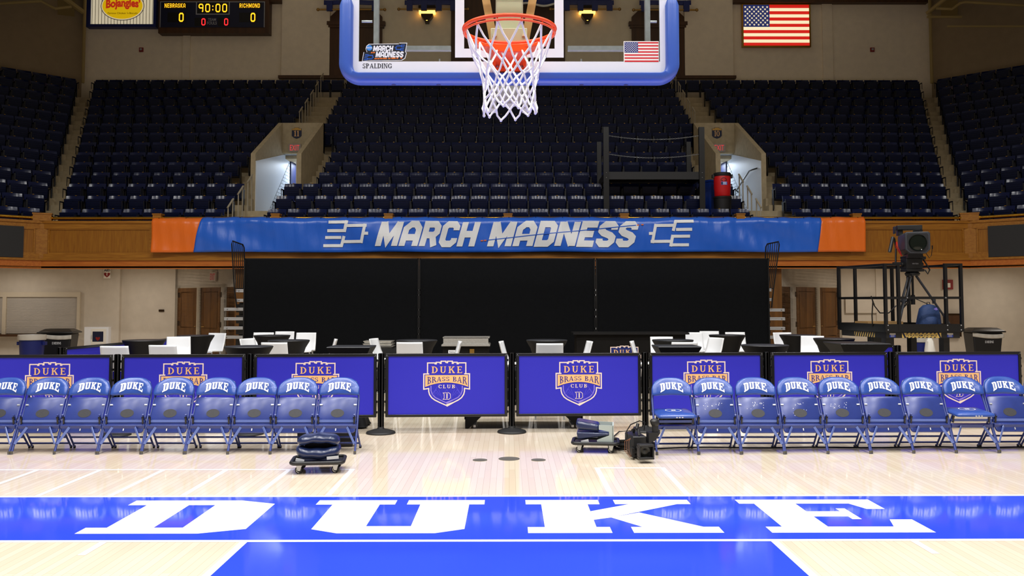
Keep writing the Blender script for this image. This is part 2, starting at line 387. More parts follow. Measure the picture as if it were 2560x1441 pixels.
m = bpy.data.materials.new('maple_floor'); m.use_nodes = True; nt = m.node_tree; b = nt.nodes['Principled BSDF']; MATS['maple_floor'] = m
tc = nt.nodes.new('ShaderNodeTexCoord'); mp = nt.nodes.new('ShaderNodeMapping'); mp.inputs['Rotation'].default_value = (0, 0, PI / 2)
br = nt.nodes.new('ShaderNodeTexBrick'); br.offset = .37; br.inputs['Scale'].default_value = 1
br.inputs['Brick Width'].default_value = 1.1; br.inputs['Row Height'].default_value = .058; br.inputs['Mortar Size'].default_value = .0012; br.inputs['Mortar Smooth'].default_value = .4
br.inputs['Color1'].default_value = (.75, .62, .475, 1); br.inputs['Color2'].default_value = (.81, .70, .555, 1); br.inputs['Mortar'].default_value = (.50, .39, .26, 1); br.inputs['Bias'].default_value = .15
nz = nt.nodes.new('ShaderNodeTexNoise'); nz.inputs['Scale'].default_value = .5; nz.inputs['Detail'].default_value = 3
mx = nt.nodes.new('ShaderNodeMixRGB'); mx.blend_type = 'MULTIPLY'; mx.inputs[0].default_value = .12
nt.links.new(tc.outputs['Object'], mp.inputs[0]); nt.links.new(mp.outputs[0], br.inputs['Vector']); nt.links.new(tc.outputs['Object'], nz.inputs['Vector'])
nt.links.new(br.outputs['Color'], mx.inputs[1]); nt.links.new(nz.outputs['Color'], mx.inputs[2]); nt.links.new(mx.outputs[0], b.inputs['Base Color'])
b.inputs['Roughness'].default_value = .09

m = bpy.data.materials.new('painted_brick'); m.use_nodes = True; nt = m.node_tree; b = nt.nodes['Principled BSDF']; MATS['painted_brick'] = m
tc = nt.nodes.new('ShaderNodeTexCoord'); sp_ = nt.nodes.new('ShaderNodeSeparateXYZ'); cb_ = nt.nodes.new('ShaderNodeCombineXYZ'); br = nt.nodes.new('ShaderNodeTexBrick')
nt.links.new(tc.outputs['Object'], sp_.inputs[0]); nt.links.new(sp_.outputs['Y'], cb_.inputs['X']); nt.links.new(sp_.outputs['Z'], cb_.inputs['Y']); nt.links.new(cb_.outputs[0], br.inputs['Vector'])
br.inputs['Scale'].default_value = 1; br.inputs['Brick Width'].default_value = .42; br.inputs['Row Height'].default_value = .11; br.inputs['Mortar Size'].default_value = .012
br.inputs['Color1'].default_value = (.72, .78, .84, 1); br.inputs['Color2'].default_value = (.66, .72, .80, 1); br.inputs['Mortar'].default_value = (.25, .29, .34, 1)
nt.links.new(br.outputs['Color'], b.inputs['Base Color']); b.inputs['Roughness'].default_value = .6

m = bpy.data.materials.new('clear_glass'); m.use_nodes = True; nt = m.node_tree; MATS['clear_glass'] = m
nt.nodes.remove(nt.nodes['Principled BSDF'])
tr = nt.nodes.new('ShaderNodeBsdfTransparent'); gl = nt.nodes.new('ShaderNodeBsdfGlossy'); fr = nt.nodes.new('ShaderNodeFresnel'); ms = nt.nodes.new('ShaderNodeMixShader')
tr.inputs[0].default_value = (.95, .96, .94, 1); gl.inputs['Roughness'].default_value = .02; fr.inputs[0].default_value = 1.35
ge = nt.nodes.new('ShaderNodeNewGeometry'); mm = nt.nodes.new('ShaderNodeMath'); mm.operation = 'SUBTRACT'; mm.use_clamp = True; nt.links.new(fr.outputs[0], mm.inputs[0]); nt.links.new(ge.outputs['Backfacing'], mm.inputs[1])
nt.links.new(mm.outputs[0], ms.inputs[0]); nt.links.new(tr.outputs[0], ms.inputs[1]); nt.links.new(gl.outputs[0], ms.inputs[2]); nt.links.new(ms.outputs[0], nt.nodes['Material Output'].inputs[0])

# ---------------------------------------------------------------- the floor and its paint
fl = struct(MB().box(-26, 26, -12, 30, -.3, 0).build('floor', 'maple_floor', smooth=0))
def paint(name, polys, m, z):
    return MB().flat(polys, lambda u, v: (u, v, z)).build(name, m, fl, smooth=0)
paint('painted_band', [rect(-12, .05, 12, 1.40)], 'paint_blue', .0006)
paint('key_paint', [rect(-1.778, -5.79, 1.778, 0)], 'paint_blue', .0006)
lines = [rect(-7.6, 0, 7.6, .0508), rect(-12, 1.40, 12, 1.45), rect(-1.829, -5.79, -1.778, 0), rect(1.778, -5.79, 1.829, 0)]
for s in (-1, 1): lines.append(rect(s * 2.755 - .026, -.31, s * 2.755 + .026, 0))
paint('court_line', lines, 'paint_white', .0009)
box = [rect(-9, 2.60, -1.50, 2.65)] + [rect(x - .025, 1.45, x + .025, 2.6) for x in (-1.525, -2.135, -2.745, -3.355, -3.965, -4.575, -5.185)]
box += [rect(.835, 2.655, 1.53, 2.705), rect(.835, 1.45, .885, 2.66), rect(1.48, 1.45, 1.53, 2.66)]
paint('box_line', box, 'paint_white', .0009)
let = []
for ch, a, c in (('D', -3.056, -1.89), ('U', -1.555, -.20), ('K', .132, 1.515), ('E', 1.853, 3.045)):
    let += [[(a + u * (c - a), .22 + v * 1.05) for u, v in p] for p in SLAB[ch]]
paint('lettering', let, 'paint_white', .0011)
for x, y, r in ((-.30, 3.13, .075), (0, 3.20, .11), (.302, 3.13, .075)):
    o = MB().lathe([(r, 0), (r, .003), (r * .8, .004)], 28, (x, y, .0005)).build('floor_socket_cover', 'foot_grey')
    tag(o, {-.30: 'small grey round floor cover left of the larger one', 0: 'largest grey round floor cover, between two smaller ones', .302: 'small grey round floor cover right of the larger one'}[x], 'floor cover', 'round covers in the court floor')

# ---------------------------------------------------------------- walls under the balcony
FY = 15.3                                # balcony front
WY = 17.9
wl = MB()
wl.box(-22, -8.98, WY, WY + .2, 0, 3.0); wl.box(-22, -10.42, WY - .12, WY, 0, 3.0)
struct(wl.build('wall_rear_left', 'wall_beige', smooth=0))
wr = MB(); wr.box(8.98, 22, WY, WY + .2, 0, 3.0); wr.box(9.9, 22, WY - .05, WY, 0, 3.0)
struct(wr.build('wall_rear_right', 'wall_beige', smooth=0))
wc = MB()
for s in (-1, 1):
    a = Vector((s * 8.98, WY)); e = Vector((s * 6.55, WY - 2.43))
    n = Vector((s * .7071, .7071)) * .2
    # doorway of 2.0 m cut in a slanting wall 3.44 m long
    d = (e - a).normalized()
    def seg(t0, t1, z0, z1):
        p = a + d * t0; q = a + d * t1
        wc.hexa([(p.x, p.y, z0), (q.x, q.y, z0), (q.x + n.x, q.y + n.y, z0), (p.x + n.x, p.y + n.y, z0), (p.x, p.y, z1), (q.x, q.y, z1), (q.x + n.x, q.y + n.y, z1), (p.x + n.x, p.y + n.y, z1)])
    seg(0, .14, 0, 3.0); seg(2.74, 3.44, 0, 3.0); seg(.14, 2.74, 2.02, 3.0)
struct(MB().box(-6.62, 6.62, WY - 2.45, WY - 2.25, 0, 2.9).build('wall_rear_centre', 'door_wood', smooth=0))
struct(wc.build('wall_rear_slanted', 'wall_beige', smooth=0))
struct(MB().box(-22, 22, 15.45, 28, 2.62, 2.74).build('ceiling_balcony_underside', 'wall_beige', smooth=0))

def double_door(k, s):
    ang = PI / 4 * s
    a = Vector((s * 8.98, WY, 0)); d = Vector((-s * .7071, -.7071, 0)); nrm = Vector((s * -.7071, .7071, 0))
    def T(t, q, z): return a + d * t + Vector((s * .7071, .7071, 0)) * q + Vector((0, 0, z))
    def bx(mb, t0, t1, q0, q1, z0, z1):
        mb.hexa([T(t0, q0, z0), T(t1, q0, z0), T(t1, q1, z0), T(t0, q1, z0), T(t0, q0, z1), T(t1, q0, z1), T(t1, q1, z1), T(t0, q1, z1)])
    root = bpy.data.objects.new('door_%d' % k, None); COL.objects.link(root); struct(root); root.location = T(1.42, 0, 0)
    f = MB()
    bx(f, .02, .24, -.06, .2, 0, 2.08); bx(f, 2.62, 2.84, -.06, .2, 0, 2.08); bx(f, .02, 2.84, -.06, .2, 2.00, 2.08); bx(f, 1.36, 1.50, -.05, .1, 0, 2.0)
    f.build('door_frame', 'trim_cream', root, world=True)
    g = MB(); bx(g, 2.86, 3.40, -.03, .0, 0, 2.0); bx(g, 2.94, 3.3, -.045, -.03, .9, 1.85); g.build('side_panel', 'door_wood', root, world=True)
    for t0, t1, hinge in ((.25, 1.35, .28), (1.51, 2.61, 2.56)):
        l = MB(); bx(l, t0, t1, .05, .10, .01, 2.0)
        for z0, z1 in ((.15, .75), (.95, 1.9)):
            bx(l, t0 + .16, t1 - .16, .035, .06, z0, z0 + .03); bx(l, t0 + .16, t1 - .16, .035, .06, z1 - .03, z1)
            bx(l, t0 + .16, t0 + .19, .035, .06, z0, z1); bx(l, t1 - .19, t1 - .16, .035, .06, z0, z1)
        leaf = l.build('door_leaf', 'door_wood', root, world=True)
        h = MB()
        for z in (.25, 1.0, 1.75): bx(h, hinge - .05, hinge + .05, .0, .06, z, z + .13)
        h.build('hinge', 'bronze', leaf)
        p = MB(); c = t1 - .1 if hinge < 1 else t0 + .1
        p.tube([T(c, .05, 1.0), T(c, 0, 1.0), T(c + .1 * (1 if hinge > 1 else -1), 0, 1.0)], .012); p.build('door_handle', 'brass_dull', leaf)
    # world=True put the leaf in the root's frame; hinges and handles follow it
    for lf in root.children:
        for ch in lf.children:
            ch.matrix_parent_inverse = Matrix.Translation(root.location).inverted()
double_door(1, -1); double_door(2, 1)

# the shuttered serving hatch in the left wall, a window-like opening
hx0, hx1, hz0, hz1 = at(-160, 730, WY).x, at(209, 730, WY).x, at(100, 836, WY).z, at(100, 731, WY).z
wn = bpy.data.objects.new('window_1', None); COL.objects.link(wn); struct(wn); wn.location = ((hx0 + hx1) / 2, WY - .12, hz0)
f = MB(); y0, y1 = WY - .19, WY - .121
f.box(hx0, hx1, y0, y1, hz1 - .13, hz1); f.box(hx1 - .08, hx1, y0, y1, hz0, hz1 - .13); f.box(hx0, hx0 + .08, y0, y1, hz0, hz1 - .13)
xm = at(20, 780, WY).x; f.box(xm - .05, xm + .05, y0, y1, hz0, hz1 - .13); f.build('window_frame', 'trim_cream', wn, world=True)
sh = MB()
n = 26
for i in range(n):
    a = hz0 + .03 + (hz1 - .13 - hz0 - .03) * i / n; b2 = hz0 + .03 + (hz1 - .13 - hz0 - .03) * (i + 1) / n
    sh.hexa([(hx0 + .08, WY - .150, a), (hx1 - .08, WY - .150, a), (hx1 - .08, WY - .122, a), (hx0 + .08, WY - .122, a), (hx0 + .08, WY - .144, b2), (hx1 - .08, WY - .144, b2), (hx1 - .08, WY - .122, b2), (hx0 + .08, WY - .122, b2)])
sh.build('roller_shutter', 'shutter', wn, world=True)
MB().box(hx0, hx1 - .06, WY - .34, WY - .121, hz0 - .05, hz0 + .005).build('window_sill', 'dark_wood', wn, world=True)

# ---------------------------------------------------------------- balcony front
ZR, ZC, ZP1, ZP0, ZL, ZB = 3.655, 3.555, 3.40, 2.82, 2.66, 2.43
def fascia(name, M, L0, L1, screens, joints):
    r = bpy.data.objects.new(name, None); COL.objects.link(r); struct(r); r.location = M.translation
    mb = MB(M); mb.box(L0, L1, 0, .15, ZB + .02, ZC - .03)
    back = mb.build('oak_panelling', 'oak_panel', r, world=True)
    mb = MB(M); mb.box(L0, L1, -.06, .20, ZC - .03, ZC + .03); mb.box(L0, L1, -.03, 0, ZC - .16, ZC - .03); mb.box(L0, L1, -.03, 0, ZL, ZP0 - .03)
    edges = [L0] + joints + [L1]
    for j in joints: mb.box(j - .16, j + .16, -.032, 0, ZP0 - .03, ZC - .16)
    mb.box(L0, L1, -.055, 0, ZL - .03, ZL + .02)
    mb.build('oak_rail', 'oak_rail', r, world=True)
    mb = MB(M)
    for a, b2 in zip(edges[:-1], edges[1:]):
        a += .16; b2 -= .16
        for q in (rect(a, ZP0 - .03, b2, ZP0), rect(a, ZP1 - .03, b2, ZP1), rect(a, ZP0, a + .03, ZP1 - .03), rect(b2 - .03, ZP0, b2, ZP1 - .03)):
            mb.box(q[0][0], q[1][0], -.022, 0, q[0][1], q[2][1])
    mb.build('panel_moulding', 'oak_rail', r, world=True)
    mb = MB(M); mb.box(L0, L1, -.02, .15, ZB + .06, ZL - .03); mb.box(L0, L1, .0, .16, ZB, ZB + .06)
    mb.build('base_moulding', 'oak_red', r, world=True)
    return r
posts_px = (395, 690, 972, 1270, 1560, 1850, 2140)
pj = [at(p, 545, FY).x for p in posts_px]
CXL, CXR = -11.24, 11.15
fascia('trim_1', Matrix.Translation((0, FY, 0)), CXL, CXR, [], pj)
ML = Matrix.Translation((CXL, FY, 0)) @ Matrix.Rotation(PI / 4, 4, 'Z')      # runs to the left towards the camera
MR = Matrix.Translation((CXR, FY, 0)) @ Matrix.Rotation(-PI / 4, 4, 'Z')
fascia('trim_2', ML, -7, 0, [], [-3.5]); fascia('trim_3', MR, 0, 7, [], [3.5])
def newel(x, y, rz, w, h):
    M = R4(rz, (x, y, 0)); mb = MB(M); mb.box(-w, w, -.075, .12, ZC, h - .03); mb.box(-w - .012, w + .012, -.09, .135, h - .03, h)
    return mb
mb = MB()
for x in pj:
    n2 = newel(x, FY, 0, .1, 3.76); k = len(mb.v); mb.v += n2.v; mb.f += [tuple(i + k for i in f) for f in n2.f]; mb.m += n2.m
struct(mb.build('trim_newel_blocks', 'oak_rail'))
for nm, (x, s) in {'left': (CXL, -1), 'right': (CXR, 1)}.items():
    mb = MB(R4(s * -PI / 8 * -1 if False else -s * PI / 8, (x, FY, 0)))
    mb.box(-.20, .20, -.10, .14, ZC + .03, 3.765); mb.box(-.215, .215, -.115, .15, 3.745, 3.775); mb.box(-.24, .24, -.05, .1, ZL, ZC - .03)
    struct(mb.build('trim_corner_post_' + nm, 'oak_rail'))
# brass rail
def brass_rail(label, p, q):
    r = thing('brass_rail', label, 'rail', p, 0, 'brass rails along the balcony edge')
    mb = MB(); mb.tube([p, q], .034, 12); mb.build('rail_tube', 'brass', r, world=True)
    mb = MB(); d = (Vector(q) - Vector(p)).normalized()
    for e, s in ((Vector(p), 1), (Vector(q), -1)): mb.tube([e, e + d * s * .03], .055, 14)
    mb.build('end_flange', 'brass', r, world=True)
rail_pts = [CXL + .2] + pj + [CXR - .2]
nm = ['left end rail, between corner post and orange banner end', 'rail behind the orange left end of the banner', 'rail above the left bracket of the banner', 'rail above the word MARCH', 'rail above the word MADNESS', 'rail above the right bracket of the banner', 'rail above the blue right part of the banner', 'right end rail, between orange banner end and corner post']
for i in range(len(rail_pts) - 1):
    brass_rail('polished brass balcony ' + nm[i], (rail_pts[i] + (.1 if i else 0), FY + .03, ZR), (rail_pts[i + 1] - (.1 if i < len(rail_pts) - 2 else 0), FY + .03, ZR))
for M, s, t in ((ML, -1, 'brass rail over the black screen at the far left'), (MR, 1, 'brass rail over the black screen at the far right')):
    a = M @ Vector((s * .22, .03, ZR)); b2 = M @ Vector((s * 6.8, .03, ZR)); brass_rail('polished ' + t, a, b2)
# black screens let into the slanting fronts
for M, s, t in ((ML, -1, 'left'), (MR, 1, 'right')):
    mb = MB(M); x0, x1 = sorted((s * .42, s * 3.2)); mb.box(x0, x1, -.06, -.031, ZL + .03, ZC - .13)
    tag(mb.build('ribbon_screen', 'screen_black'), 'unlit black screen on the oak balcony front at the far ' + t, 'screen')

# ---------------------------------------------------------------- stands
ZROW = [3.972, 4.405, 4.835, 5.262, 5.685, 6.111, 6.560, 7.018, 7.482, 7.959, 8.442, 8.932, 9.437, 9.962]   # seat back tops
YROW = [16.25 + .82 * k for k in range(14)]
FH = .80
T8 = math.tan(PI / 8)
def bis(y, s): return (CXL - (y - FY) * T8) if s < 0 else (CXR + (y - FY) * T8)
mb = MB()
VX0, VX1 = 5.85, 7.05                     # tunnels, mirrored
for k in range(14):
    z = ZROW[k] - FH; y0 = YROW[k] - .57 if k else FY + .15; y1 = YROW[k] + .26; z0 = 2.74 if k < 3 else z - (1.0 if k < 8 else .47)
    if k == 13: y1 = 27.5
    if k == 7: mb.box(-VX1, -VX0, y0 + .2, y1, z - .1, z); mb.box(VX0, VX1, y0 + .2, y1, z - .1, z)
    cuts = [(-99, 99)] if not 3 <= k <= 7 else [(-99, -VX1), (-VX0, VX0), (VX1, 99)]
    for a, c in cuts:
        p = [(a if a > -90 else bis(y0, -1), y0), (c if c < 90 else bis(y0, 1), y0), (c if c < 90 else bis(y1, 1), y1), (a if a > -90 else bis(y1, -1), y1)]
        mb.prism_xy(p, z0, z)
    for s, M in ((-1, ML), (1, MR)):
        d = Vector((s * .7071, -.7071)); L = 8
        a0 = Vector((bis(y0, s), y0)); a1 = Vector((bis(y1, s), y1))
        p = [a0, a1, a1 + d * L, a0 + d * L]
        mb.prism_xy([(q.x, q.y) for q in (p if s < 0 else p)], z0, z)
struct(mb.build('floor_balcony_terraces', 'concrete', smooth=0))
st = MB()
for s in (-1, 1):
    for k in range(13):                                    # half steps of the aisles
        z = ZROW[k] - FH; zn = ZROW[k + 1] - FH; y = YROW[k] + .26
        if not 2 <= k <= 6:
            st.box(*sorted((s * 6.08, s * 7.08)), y - .30, y, z, (z + zn) / 2)
        else:
            st.box(*sorted((s * 5.30, s * VX0)), y - .30, y, z, (z + zn) / 2); st.box(*sorted((s * VX1, s * 7.68)), y - .30, y, z, (z + zn) / 2)
        xb0 = bis(y - .2, s); st.box(*sorted((xb0 + s * .28, xb0 - s * .30)), y - .30, y, z, (z + zn) / 2)
struct(st.build('floor_aisle_steps', 'concrete', smooth=0))

# tunnels (vomitories)
def tunnel(s, nm):
    x0, x1 = sorted((s * VX0, s * VX1)); yf, yb = 18.40, 21.40
    zf = ZROW[2] - FH                                      # floor of the tunnel
    ztf = at(636, 384, yf).z; ztb = at(700, 309, yb).z; zh = at(700, 384, yb).z
    mb = MB()
    for a, c in ((x0 - .10, x0 + .03), (x1 - .03, x1 + .10)):
        mb.prism_yz([(yf, zf - .6), (yb + .1, zf - .6), (yb + .1, ztb), (yb - .1, ztb), (yf, ztf)], a, c)
    mb.box(x0 - .1, x1 + .1, yb - .1, yb + .1, zh, ztb)
    r = struct(mb.build('wall_tunnel_' + nm, 'concrete', smooth=0))
    mb = MB(); mb.box(x0 + .03, x1 - .03, yf - .35, 25.2, zf - .3, zf - .002); struct(mb.build('floor_tunnel_' + nm, 'concrete', smooth=0))
    mb = MB()
    for a, c in ((x0 + .03, x0 + .05), (x1 - .05, x1 - .03)): mb.prism_yz([(yf + .02, zf), (25.2, zf), (25.2, zh - .02), (yb + .1, zh - .02), (yb - .1, zh - .06), (yf + .02, at(640, 402, yf).z)], a, c)
    mb.box(x0, x1, 25.0, 25.2, zf, zh - .02); mb.box(x0, x1, yb + .1, 25.2, zh - .02, zh + .1)
    tl = struct(mb.build('wall_tunnel_lining_' + nm, 'tunnel_white', smooth=0))
    # painted brick below a slanting edge on the outer wall
    xw = s * (VX1 - .05); ze = at(713, 402, 22.2).z
    mb = MB(); mb.prism_yz([(19.45, zf), (22.2, zf), (22.2, ze)], *sorted((xw, xw - s * .012)))
    struct(mb.build('wall_tunnel_brick_' + nm, 'painted_brick', smooth=0))
    # blue panel along the far part of the side wall with a white letter D
    xw = s * (VX1 - .052); yd = 22.15; zdt = at(725, 411, 22.8).z
    mb = MB(); mb.box(*sorted((xw, xw - s * .05)), yd, 24.9, zf, zdt); dr = tag(mb.build('blue_door', 'royal_blue'), 'dark blue panel at the back of the tunnel under shield ' + ('11' if s < 0 else '10'), 'door')
    if s < 0:
        MB().flat([[(yd + .35 + u * 1.0, zf + .0 + v * .42) for u, v in p] for p in SLAB['D']], lambda u, v: (xw + .053, u, v)).build('letter', 'white_ink', dr)
    struct(MB().box(*sorted((xw, xw - s * .06)), yd, 24.9, zdt, zdt + .14).build('trim_tunnel_lintel_' + nm, 'trim_cream', smooth=0))
    if s > 0:
        hr = thing('tunnel_handrail', 'dark sloping handrail on the bright wall inside the tunnel under shield 10', 'handrail', (xw - .07, 19.5, zf))
        hp = [Vector((xw - .0, 18.75, at(1897, 421, 18.75).z)), Vector((xw - .08, 18.95, at(1893, 424, 18.9).z)), Vector((xw - .08, 19.3, at(1885, 428, 19.3).z)), Vector((xw - .08, 20.75, at(1852, 476, 20.7).z)), Vector((xw - .0, 20.85, at(1851, 479, 20.7).z))]
        MB().tube(hp, .022, 8).build('rail_tube', 'black_satin', hr, world=True)
    # shield and exit sign on the header
    yh = yb - .1
    c = at(742 if s < 0 else 1792, 333, yh); num = '11' if s < 0 else '10'
    sh = thing('section_shield', 'navy and gold shield with number %s over the tunnel' % num, 'sign', (c.x, yh, c.z), 0, 'section number shields')
    hw, hh = .15, .175
    out = [(-hw, hh * .8), (-hw * .5, hh * .8), (-hw * .5, hh), (hw * .5, hh), (hw * .5, hh * .8), (hw, hh * .8), (hw, -hh * .5), (hw * .6, -hh * .82), (0, -hh), (-hw * .6, -hh * .82), (-hw, -hh * .5)]
    mb = MB(); mb.prism_xz(out, -.02, 0); mb.build('shield_plate', 'sign_navy', sh)
    mb = MB(); mb.box(-hw * .95, hw * .95, -.023, -.020, hh * .48, hh * .78); mb.box(-hw * .45, hw * .45, -.023, -.020, hh * .78, hh * .95); mb.build('gold_band', 'brass_dull', sh)
    tp = serif_text(num, .04); MB().flat(fit(tp, -.085, .085, -.105, .07), lambda u, v: (u, -.0225, v)).build('number', 'logo_gold', sh)
    c = at(738 if s < 0 else 1797, 370, yh); ex = thing('exit_sign', 'lit red exit sign under shield %s in the stands' % num, 'sign', (c.x, yh, c.z), 0, 'exit signs')
    MB().box(-.19, .19, -.07, 0, -.12, .12).build('housing', 'exit_face', ex)
    MB().flat(fit(font_text('EXIT', .0), -.145, .145, -.09, .09), lambda u, v: (u, -.0715, v)).build('lettering', 'exit_red', ex)
tunnel(-1, 'left'); tunnel(1, 'right')

# ---------------------------------------------------------------- seats
def seat_meshes():
    fr = MB()
    for s in (-1, 1):
        fr.box(s * .243 - .008, s * .243 + .008, -.13, .02, .10, .62); fr.box(s * .243 - .010, s * .243 + .010, -.30, .03, .60, .63); fr.box(s * .243 - .010, s * .243 + .010, -.10, .02, 0, .12)
        fr.box(s * .243 - .008, s * .243 + .008, -.30, -.285, .38, .60)
    fr.box(-.243, .243, -.03, .0, .33, .37)
    bk = MB()
    def fb(u, v):
        x = (u * 2 - 1) * .232; zz = .40 + v * .40 + .012 * (1 - (u * 2 - 1) ** 2) * v
        return (x, .03 + .0043 * v + .039 * v ** 3 - .055 * (x / .232) ** 2, zz)
    bk.grid(fb, 8, 4); n = len(bk.v); bk.grid(lambda u, v: tuple(Vector(fb(1 - u, v)) + Vector((0, .028, 0))), 8, 4)
    bk.add([tuple(Vector(fb(i / 8, 1))) for i in range(9)] + [tuple(Vector(fb(i / 8, 1)) + Vector((0, .028, 0))) for i in range(9)], [(i, i + 1, i + 10, i + 9) for i in range(8)])
    for e in (0, 1):
        bk.add([fb(e, j / 4) for j in range(5)] + [tuple(Vector(fb(e, j / 4)) + Vector((0, .028, 0))) for j in range(5)], [(j, j + 1, j + 6, j + 5) for j in range(4)])
    bk.mi = 1; bk.box(-.022, .022, .052, .075, .808, .822); bk.mi = 0
    pn = MB()
    pn.hexa([(-.205, -.12, .37), (.205, -.12, .37), (.205, -.02, .34), (-.205, -.02, .34), (-.205, -.165, .70), (.205, -.165, .70), (.205, -.06, .70), (-.205, -.06, .70)])
    for i in range(5):
        z = .40 + i * .058; y = -.12 - (z - .37) / .33 * .045
        pn.hexa([(-.18, y - .010, z), (.18, y - .010, z), (.18, y + .02, z), (-.18, y + .02, z), (-.18, y - .0155, z + .042), (.18, y - .0155, z + .042), (.18, y + .02, z + .042), (-.18, y + .02, z + .042)])
    return fr, bk, pn
SF, SB, SP = seat_meshes()
s_fr = SF.build('stadium_seat', 'seat_iron', smooth=30)
s_bk = SB.build('backrest', ['seat_navy', 'brass_dull'], s_fr, smooth=50)
s_pn = SP.build('seat_pan', 'seat_matte', s_fr, smooth=0)
spots = []
ordw = lambda n: '%d%s' % (n, {1: 'st', 2: 'nd', 3: 'rd'}.get(n if n < 20 else n % 10, 'th'))
PITCHX = .508
def seats_in(x0, x1, frm):
    """centres of seats packed from edge frm towards the other edge"""
    n = int((x1 - x0) / PITCHX + .02)
    return [x0 + PITCHX * (i + .5) for i in range(n)] if frm < 0 else [x1 - PITCHX * (i + .5) for i in range(n)]
for k in range(14):
    y = YROW[k]; z = ZROW[k] - FH
    h = 5.36 if 3 <= k <= 6 else 6.10
    nC = int(2 * h / PITCHX + .02)
    for i in range(nC):
        if not (k == 1 and 5.1 < -nC * PITCHX / 2 + PITCHX * (i + .5) < 5.6): spots.append((k, 'middle block', i + 1, -nC * PITCHX / 2 + PITCHX * (i + .5), y, z, 0))
    for s in (-1, 1):
        inner = 7.72 if 3 <= k <= 7 else 7.14
        if k == 13: inner = 6.15
        outer = abs(bis(y, s)) - .34 - .015 * k
        n = int((outer - inner) / PITCHX + .02); pt = (outer - inner) / n
        for i in range(n):
            x = s * (inner + pt * (i + .5)); spots.append((k, ('left' if s < 0 else 'right') + ' block', i + 1, x, y, z, 0))
        b0 = Vector((bis(y, s), y)); d = Vector((s * .7071, -.7071))
        for i in range(13):
            p = b0 + d * (.40 + PITCHX * i); spots.append((k, ('left' if s < 0 else 'right') + ' corner block', i + 1, p.x, p.y, z, -s * PI / 4))
def inview(sp):
    d = Vector((sp[3], sp[4], sp[5] + .7)) - Vector((CX, CY, CZ)); t = d.dot(_f)
    px = 1280 + FPX * d.dot(_r2) / t
    return 0 if 0 < px < 2560 else 1 if -420 < px < 2980 else 2
spots = [sp for sp in spots if inview(sp) < 2]
spots.sort(key=lambda sp: (inview(sp), sp[0], sp[4], abs(sp[3])))
EDGE = {'middle block': 'its left end', 'left block': 'the stairs beside it', 'right block': 'the stairs beside it', 'left corner block': 'the corner aisle', 'right corner block': 'the corner aisle'}
ROWN = ['front row', '2nd row', '3rd row', '4th row', '5th row', '6th row', '7th row', '8th row']
first = True
for sp in spots[:300]:
    k, blk, i, x, y, z, rz = sp
    o = s_fr if first else dup(s_fr)
    first = False
    o.location = (x, y, z); o.rotation_euler = (0, 0, rz)
    tag(o, 'navy folding stadium seat, %s of the %s, %s from %s' % (ROWN[k], blk, ordw(i), EDGE[blk]), 'seat', 'navy stadium seats in the balcony')
mb = MB()
for k, blk, i, x, y, z, rz in spots[300:]:
    M = R4(rz, (x, y, z))
    for src, base in ((SF, 1), (SB, 0), (SP, 3)):
        n = len(mb.v); mb.v += [tuple(M @ Vector(p)) for p in src.v]; mb.f += [tuple(q + n for q in f) for f in src.f]; mb.m += [base + q * 2 for q in src.m]
o = mb.build('stadium_seats', ['seat_navy', 'seat_iron', 'brass_dull', 'seat_matte'], smooth=45)
tag(o, 'dark navy folding stadium seats filling the upper rows of the balcony', 'seats', 'navy stadium seats in the balcony', 'stuff')

# aisle handrails
def hand_rail(k, x, where, n):
    z = ZROW[k] - FH; y = YROW[k]
    r = thing('aisle_handrail', 'beige steel handrail on the %s stairs, %s' % (where, n), 'handrail', (x, y - .3, z), 0, 'handrails on the balcony stairs')
    for yy, h in ((0, .84), (.36, 1.06)): MB().tube([(0, yy, 0), (0, yy, h)], .017, 8).build('post', 'steel_rail', r)
    MB().tube([(0, -.04, .80), (0, .40, 1.07)], .024, 8).build('top_rail', 'steel_rail', r)
for s, where, x in ((-1, 'left', -6.98), (1, 'right', 6.28)):
    for i, k in enumerate((0, 1, 2)): hand_rail(k, x, where, ['lowest, just above the banner', 'second step up from the banner', 'beside the tunnel mouth'][i])
    for i, k in enumerate((9, 10, 11, 12, 13)): hand_rail(k, x + (.0 if s < 0 else -.05), where, ['lowest of the five above the tunnel', 'second of the five above the tunnel', 'third of the five above the tunnel', 'fourth of the five above the tunnel', 'topmost, at the back wall'][i])

# ---------------------------------------------------------------- upper wall
UY = 27.5
def ux(px, py=100): return at(px, py, UY).x
def uz(py): return at(1280, py, UY).z
ZT = 15.0
struct(MB().box(bis(UY, -1) - .3, bis(UY, 1) + .3, UY, UY + .3, 8.9, ZT).build('wall_upper_rear', 'wall_upper', smooth=0))
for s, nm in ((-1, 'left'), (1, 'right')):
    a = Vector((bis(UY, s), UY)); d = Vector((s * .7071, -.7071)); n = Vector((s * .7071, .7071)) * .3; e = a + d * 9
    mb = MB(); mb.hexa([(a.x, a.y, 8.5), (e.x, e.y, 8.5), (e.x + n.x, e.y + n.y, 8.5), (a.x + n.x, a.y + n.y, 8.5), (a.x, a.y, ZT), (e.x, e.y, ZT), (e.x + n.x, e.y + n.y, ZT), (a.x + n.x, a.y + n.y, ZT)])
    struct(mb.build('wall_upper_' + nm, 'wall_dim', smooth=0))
mb = MB()
for a, c in ((707, 826), (1710, 1830)): mb.box(ux(a), ux(c), UY - .16, UY, uz(192), uz(2))
struct(mb.build('wall_upper_panels', 'wall_upper', smooth=0))
mb = MB()
for a, c, d in ((459, 477, .07), (2055, 2080, .07), (988, 1130, .05), (1412, 1548, .05)): mb.box(ux(a), ux(c), UY - d, UY, uz(205), uz(-60))
struct(mb.build('wall_upper_pilasters', 'wall_upper', smooth=0))
mb = MB()
